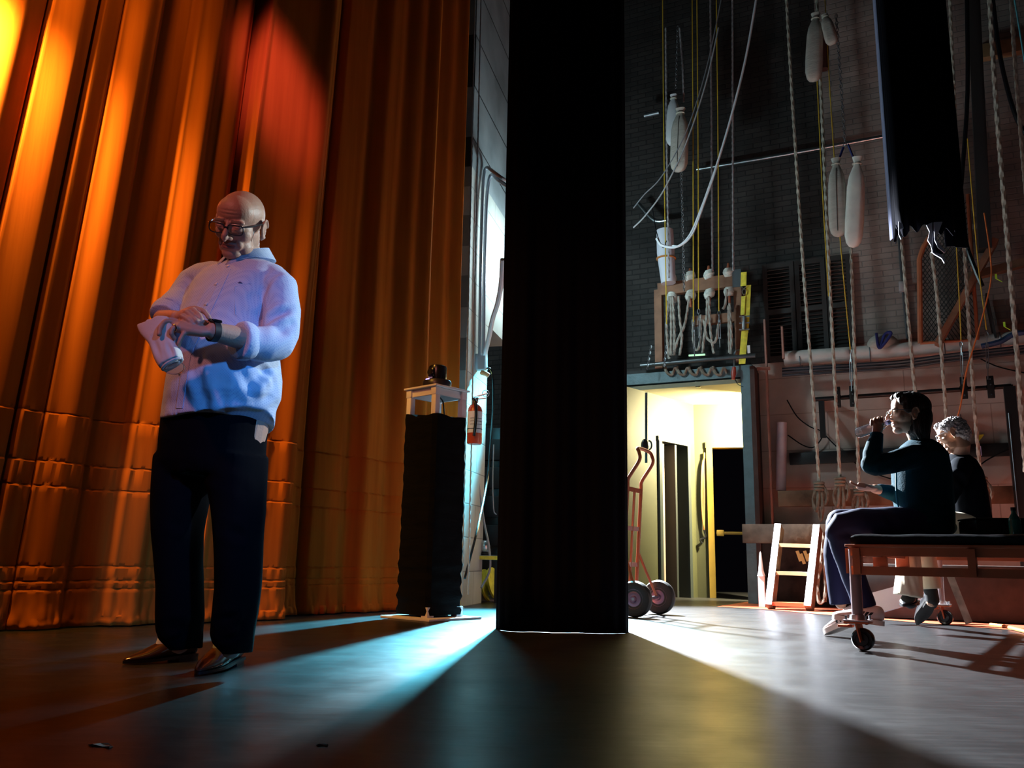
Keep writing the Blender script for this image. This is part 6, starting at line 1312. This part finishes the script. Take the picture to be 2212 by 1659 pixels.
wf = [(w3(1868, 1000, 4.8), w3(1905, 950, 4.8), .010, .010), (w3(1880, 1004, 4.8), w3(1912, 965, 4.8), .010, -.010), (w3(1890, 1010, 4.8), w3(1925, 975, 4.78), .010, .009), (w3(1905, 1015, 4.8), w3(1945, 985, 4.78), .010, -.008), (w3(1930, 1000, 4.8), w3(1980, 965, 4.8), .012, .009), (w3(1940, 1012, 4.8), w3(1990, 980, 4.8), .012, -.009), (w3(1950, 1060, 4.85), w3(2040, 1090, 4.85), .018, -.012), (w3(1950, 1120, 4.85), w3(2040, 1130, 4.85), .016, .012)]
b.fuse('sweater', teal, wom, .007, 4, wrinkle(wf, .005, 7))
b = MB(); b.tube([P(1893, 946, 4.89), P(1894, 936, 4.893)], [.037, .036], 20); b.fuse('cuff', teal, wom, .004, 1)
b = MB(); b.tube(sp([P(1936, 1020, 4.93), P(1937, 1070, 4.93), P(1943, 1110, 4.93), P(1950, 1138, 4.93)]), .006, 7); b.build('front_edge', mat('teal_lit_edge', (0.012, 0.25, 0.34), 0.6), wom)  # brighter teal tube paints the thin lit line on the sweater's front
navy = mat('navy_trousers', (0.008, 0.012, 0.05), 0.75, spec=0.25)
b = MB(); b.ell(P(1998, 1140, 5.05), (.16, .20, .075))
for (pts, rad) in (([(1990, 1136, 4.94), (1930, 1128, 4.93), (1860, 1128, 4.94), (1815, 1132, 4.97), (1806, 1150, 4.98)], [.092, .088, .078, .068, .06]), ([(1808, 1142, 4.98), (1826, 1200, 4.98), (1850, 1260, 4.97), (1868, 1312, 4.96)], [.064, .066, .066, .066]),
                   ([(1990, 1134, 5.2), (1900, 1128, 5.2), (1812, 1124, 5.22)], [.09, .08, .066]), ([(1810, 1128, 5.22), (1803, 1200, 5.22), (1808, 1260, 5.21), (1816, 1306, 5.2)], [.066, .066, .062, .062])):
    b.tube([P(*p) for p in pts], rad, 20, round_=len(rad) != 4)
b.fuse('trousers', navy, wom, .008, 3, wrinkle([(w3(1800, 1160, 4.9), w3(1850, 1150, 4.9), .016, -.010), (w3(1900, 1100, 4.85), w3(1950, 1150, 4.85), .018, -.010)], .007, 8))
sneak = mat('sneaker_white', (0.74, 0.62, 0.60), 0.6); sole_w = mat('sneaker_sole', (0.70, 0.62, 0.58), 0.6); strp = mat('stripe_black', (0.01, 0.01, 0.012), 0.5)
def sneaker(hp, tp, wd=.10):
    o, heel, d, sd, up, L = shoe(wom, hp, tp, wd, sneak, sole_w, 'sneaker')
    t_ = bvh(o)
    for k in range(3):
        b = MB(); pts = []
        for g in range(5):
            f = .50 - .085 * k + .05 * (1 - g / 4) ; z = .030 + .036 * g / 4
            for s_ in (1,):
                org = heel + d * (L * (f - .06 * g / 4)) + up * z + (sd if sd.y < 0 else -sd) * .2; hh_ = t_.ray_cast(org, (-sd if sd.y < 0 else sd))
                if hh_[0]: pts.append(hh_[0] + (sd if sd.y < 0 else -sd) * .0012)
        if len(pts) > 1:
            rings = [[p - d * .008, p + d * .008, p + d * .008 - (sd if sd.y < 0 else -sd) * .004, p - d * .008 - (sd if sd.y < 0 else -sd) * .004] for p in pts]; b.loft(rings); b.build('stripe', strp, o, smooth=False)
    b = MB()
    for k in range(4): c = heel + d * (L * (.48 + .07 * k)) + up * (.079 - .0085 * k); b.tube([c - sd * .028, c + up * .006, c + sd * .028], .0035, 6)
    b.build('laces', mat('lace', (0.8, 0.78, 0.76), 0.7), o)
    b = MB(); c = heel + up * .06 - d * .001; b.box(c, (.03, .012, .035), Matrix((sd, d, up)).transposed(), .003); b.build('heel_tab', strp, o)
sneaker(P(1868, 1338, 5.12), F(1783, 1373) + Vector((0, -.02, .0)) + ZUP * .004)
sneaker(P(1905, 1352, 4.93), P(1799, 1338, 4.93))
wbt = thing('water_bottle', 'clear ribbed plastic water bottle held at the lips of the seated drinker', 'bottle', bt1)
Mb = Matrix.Translation(bt1) @ (-bd).to_track_quat('Z', 'Y').to_matrix().to_4x4(); BLn = (bt0 - bt1).length
clear = mat('clear_plastic', (0.9, 0.92, 1.0), 0.06, trans=1.0); clear.node_tree.nodes['Principled BSDF'].inputs['IOR'].default_value = 1.25
prof = [(0.0, 0.004), (.024, 0.0), (.031, .006)]
nr = 15
for i in range(nr): prof += [(.0325 - .0018 * (i % 2), .012 + i * (BLn - .075) / nr)]
prof += [(.030, BLn - .058), (.020, BLn - .032), (.0135, BLn - .018)]
b = MB(); b.lathe(prof + [(.012, BLn - .016)] + [(r_ - .0012 if r_ > .002 else 0, h + .001) for r_, h in prof[::-1]], Mb, 28, cap=False); bo_ = b.build('bottle', clear, wbt)
b = MB(); b.lathe([(.0135, BLn - .018), (.0145, BLn - .010), (.0138, BLn + .002), (.0115, BLn + .002), (.0115, BLn - .016)], Mb, 20); b.build('neck', mat('lilac_cap', (0.55, 0.48, 0.75), 0.35), wbt)

# ------------------------------------------------------------------ second seated person
p2 = thing('person', 'grey-haired person in dark sweater and pale trousers seated turned away', 'person', Vector((P(2085, 1150, 5.9).x, 5.9, zc)))
M2 = headM(P(2058, 941, 5.85), 120, 18, 12, 0.98)
b = MB(); face(b, M2, 0.6)
b.tube([M2 @ Vector((0, -.02, -.03)), M2 @ Vector((0, -.03, -.08)), P(2072, 990, 5.9), P(2080, 1030, 5.9)], [.055, .055, .06, .08], 20, round_=True)
b.tube([P(2082, 1020, 5.9), P(2095, 1080, 5.9), P(2095, 1135, 5.9)], [.11, .13, .14], 20, round_=True)
b.tube([P(2075, 1010, 5.75), P(2050, 1075, 5.7), P(2030, 1100, 5.8), P(2010, 1110, 5.9)], [.05, .042, .036, .028], 14, round_=True)
b.tube([P(2010, 1110, 5.9), P(2000, 1112, 5.92)], [.03, .03], 14, (Vector((0, 0, 1)), .6), True)
for i in range(5): b.tube(sp([P(2003, 1110, 5.89 + .018 * i), P(1994, 1112, 5.89 + .018 * i), P(1989, 1118, 5.89 + .018 * i)], 4), .0088, 9, round_=True)
for Yo, ku, au, av in ((5.8, 1972, 1965, 1285), (6.05, 1985, 2012, 1300)):
    b.tube([P(2080, 1135, Yo), P(ku, 1120, Yo), P(au, av, Yo)], [.08, .055, .035], 16, round_=True)
b.fuse('body', [wskin, lips, brow_m, eye_w], p2, .0045, 3, carve_post(M2, CARVE, .7), face_slots(M2))
hair_grey = mat('hair_grey', (0.46, 0.42, 0.42), 0.6, var=0.35, scale=40, bump=0.9, bscale=70)
b = MB(); e = lambda c, r: b.ell(c, r, M2, 28, 18)
e((0, -.022, .05), (.084, .096, .078)); e((0, -.065, .0), (.078, .055, .075))
for s in (-1, 1): e((s * .064, .01, .06), (.026, .05, .035)); e((s * .072, -.04, .0), (.016, .035, .05)); e((s * .03, .06, .088), (.034, .03, .022))
b.fuse('hair', hair_grey, p2, .005, 2, hairpost(M2, None, .011, 90, (1, 1, 1)))
glasses(M2, p2, mat('glasses_pale', (0.5, 0.5, 0.55), 0.3, 0.6), y=.102)
b = MB(); c = M2 @ Vector((-.082, -.008, -.046)); b.ell(c, (.005, .005, .006)); b.build('earring', mat('gold', (0, 0, 0)), p2)
dark_sw = mat('dark_sweater', (0.004, 0.006, 0.010), 0.9, spec=0.1)
b = MB(); rr = []
for v, l, r_, dp in ((982, 2050, 2090, .08), (996, 2040, 2102, .15), (1020, 2036, 2112, .19), (1060, 2036, 2122, .20), (1100, 2036, 2130, .20), (1140, 2036, 2134, .20)):
    c = P((l + r_) / 2, v, 5.9); hw = (P(r_, v, 5.9).x - P(l, v, 5.9).x) / 2; rr.append([c + Vector((hw * math.cos(2 * PI * j / 36), dp * math.sin(2 * PI * j / 36), 0)) for j in range(36)])
b.loft(rr); b.tube([P(2076, 1008, 5.74), P(2066, 1030, 5.7), P(2048, 1078, 5.69), P(2024, 1104, 5.82)], [.07, .07, .058, .042], 18, round_=True)
b.fuse('sweater', dark_sw, p2, .008, 3, wrinkle([(w3(2060, 1010, 5.6), w3(2100, 1080, 5.7), .02, -.014)], .008, 8))
khaki = mat('pale_trousers', (0.62, 0.55, 0.42), 0.8, bump=0.2, bscale=20)
b = MB(); b.ell(P(2098, 1142, 5.9), (.19, .22, .085))
for pts, rad in (([(2090, 1138, 5.78), (2030, 1130, 5.78), (1976, 1126, 5.8), (1966, 1140, 5.8)], [.095, .085, .072, .066]), ([(1966, 1136, 5.8), (1962, 1200, 5.8), (1964, 1250, 5.8), (1962, 1288, 5.8)], [.070, .076, .084, .092]), ([(2090, 1136, 6.05), (2000, 1126, 6.05), (1990, 1140, 6.05)], [.09, .075, .068]), ([(1990, 1136, 6.05), (1998, 1210, 6.05), (2006, 1272, 6.05)], [.07, .076, .08])):
    b.tube([P(*p) for p in pts], rad, 20, round_=rad[0] > rad[-1])
b.fuse('trousers', khaki, p2, .009, 3, wrinkle([(w3(1950, 1200, 5.7), w3(1975, 1285, 5.72), .014, -.014), (w3(1975, 1210, 5.72), w3(1985, 1290, 5.75), .014, .010)], .006, 9))
for pts in ([(1964, 1250, 5.8), (1966, 1300, 5.81)], [(2006, 1250, 6.05), (2014, 1296, 6.05)]):
    b = MB(); b.tube([P(*p) for p in pts], .045, 16, round_=True); b.build('sock', mat('black_sock', (0.01, 0.01, 0.012), 0.8), p2)
blk = mat('black_shoe', (0.010, 0.010, 0.013), 0.35)
shoe(p2, P(2018, 1292, 6.05), F(1982, 1352) + ZUP * .004, .10, blk, sole_m, 'loafer'); shoe(p2, P(1975, 1300, 5.85), P(1952, 1312, 5.75), .10, blk, sole_m, 'loafer')
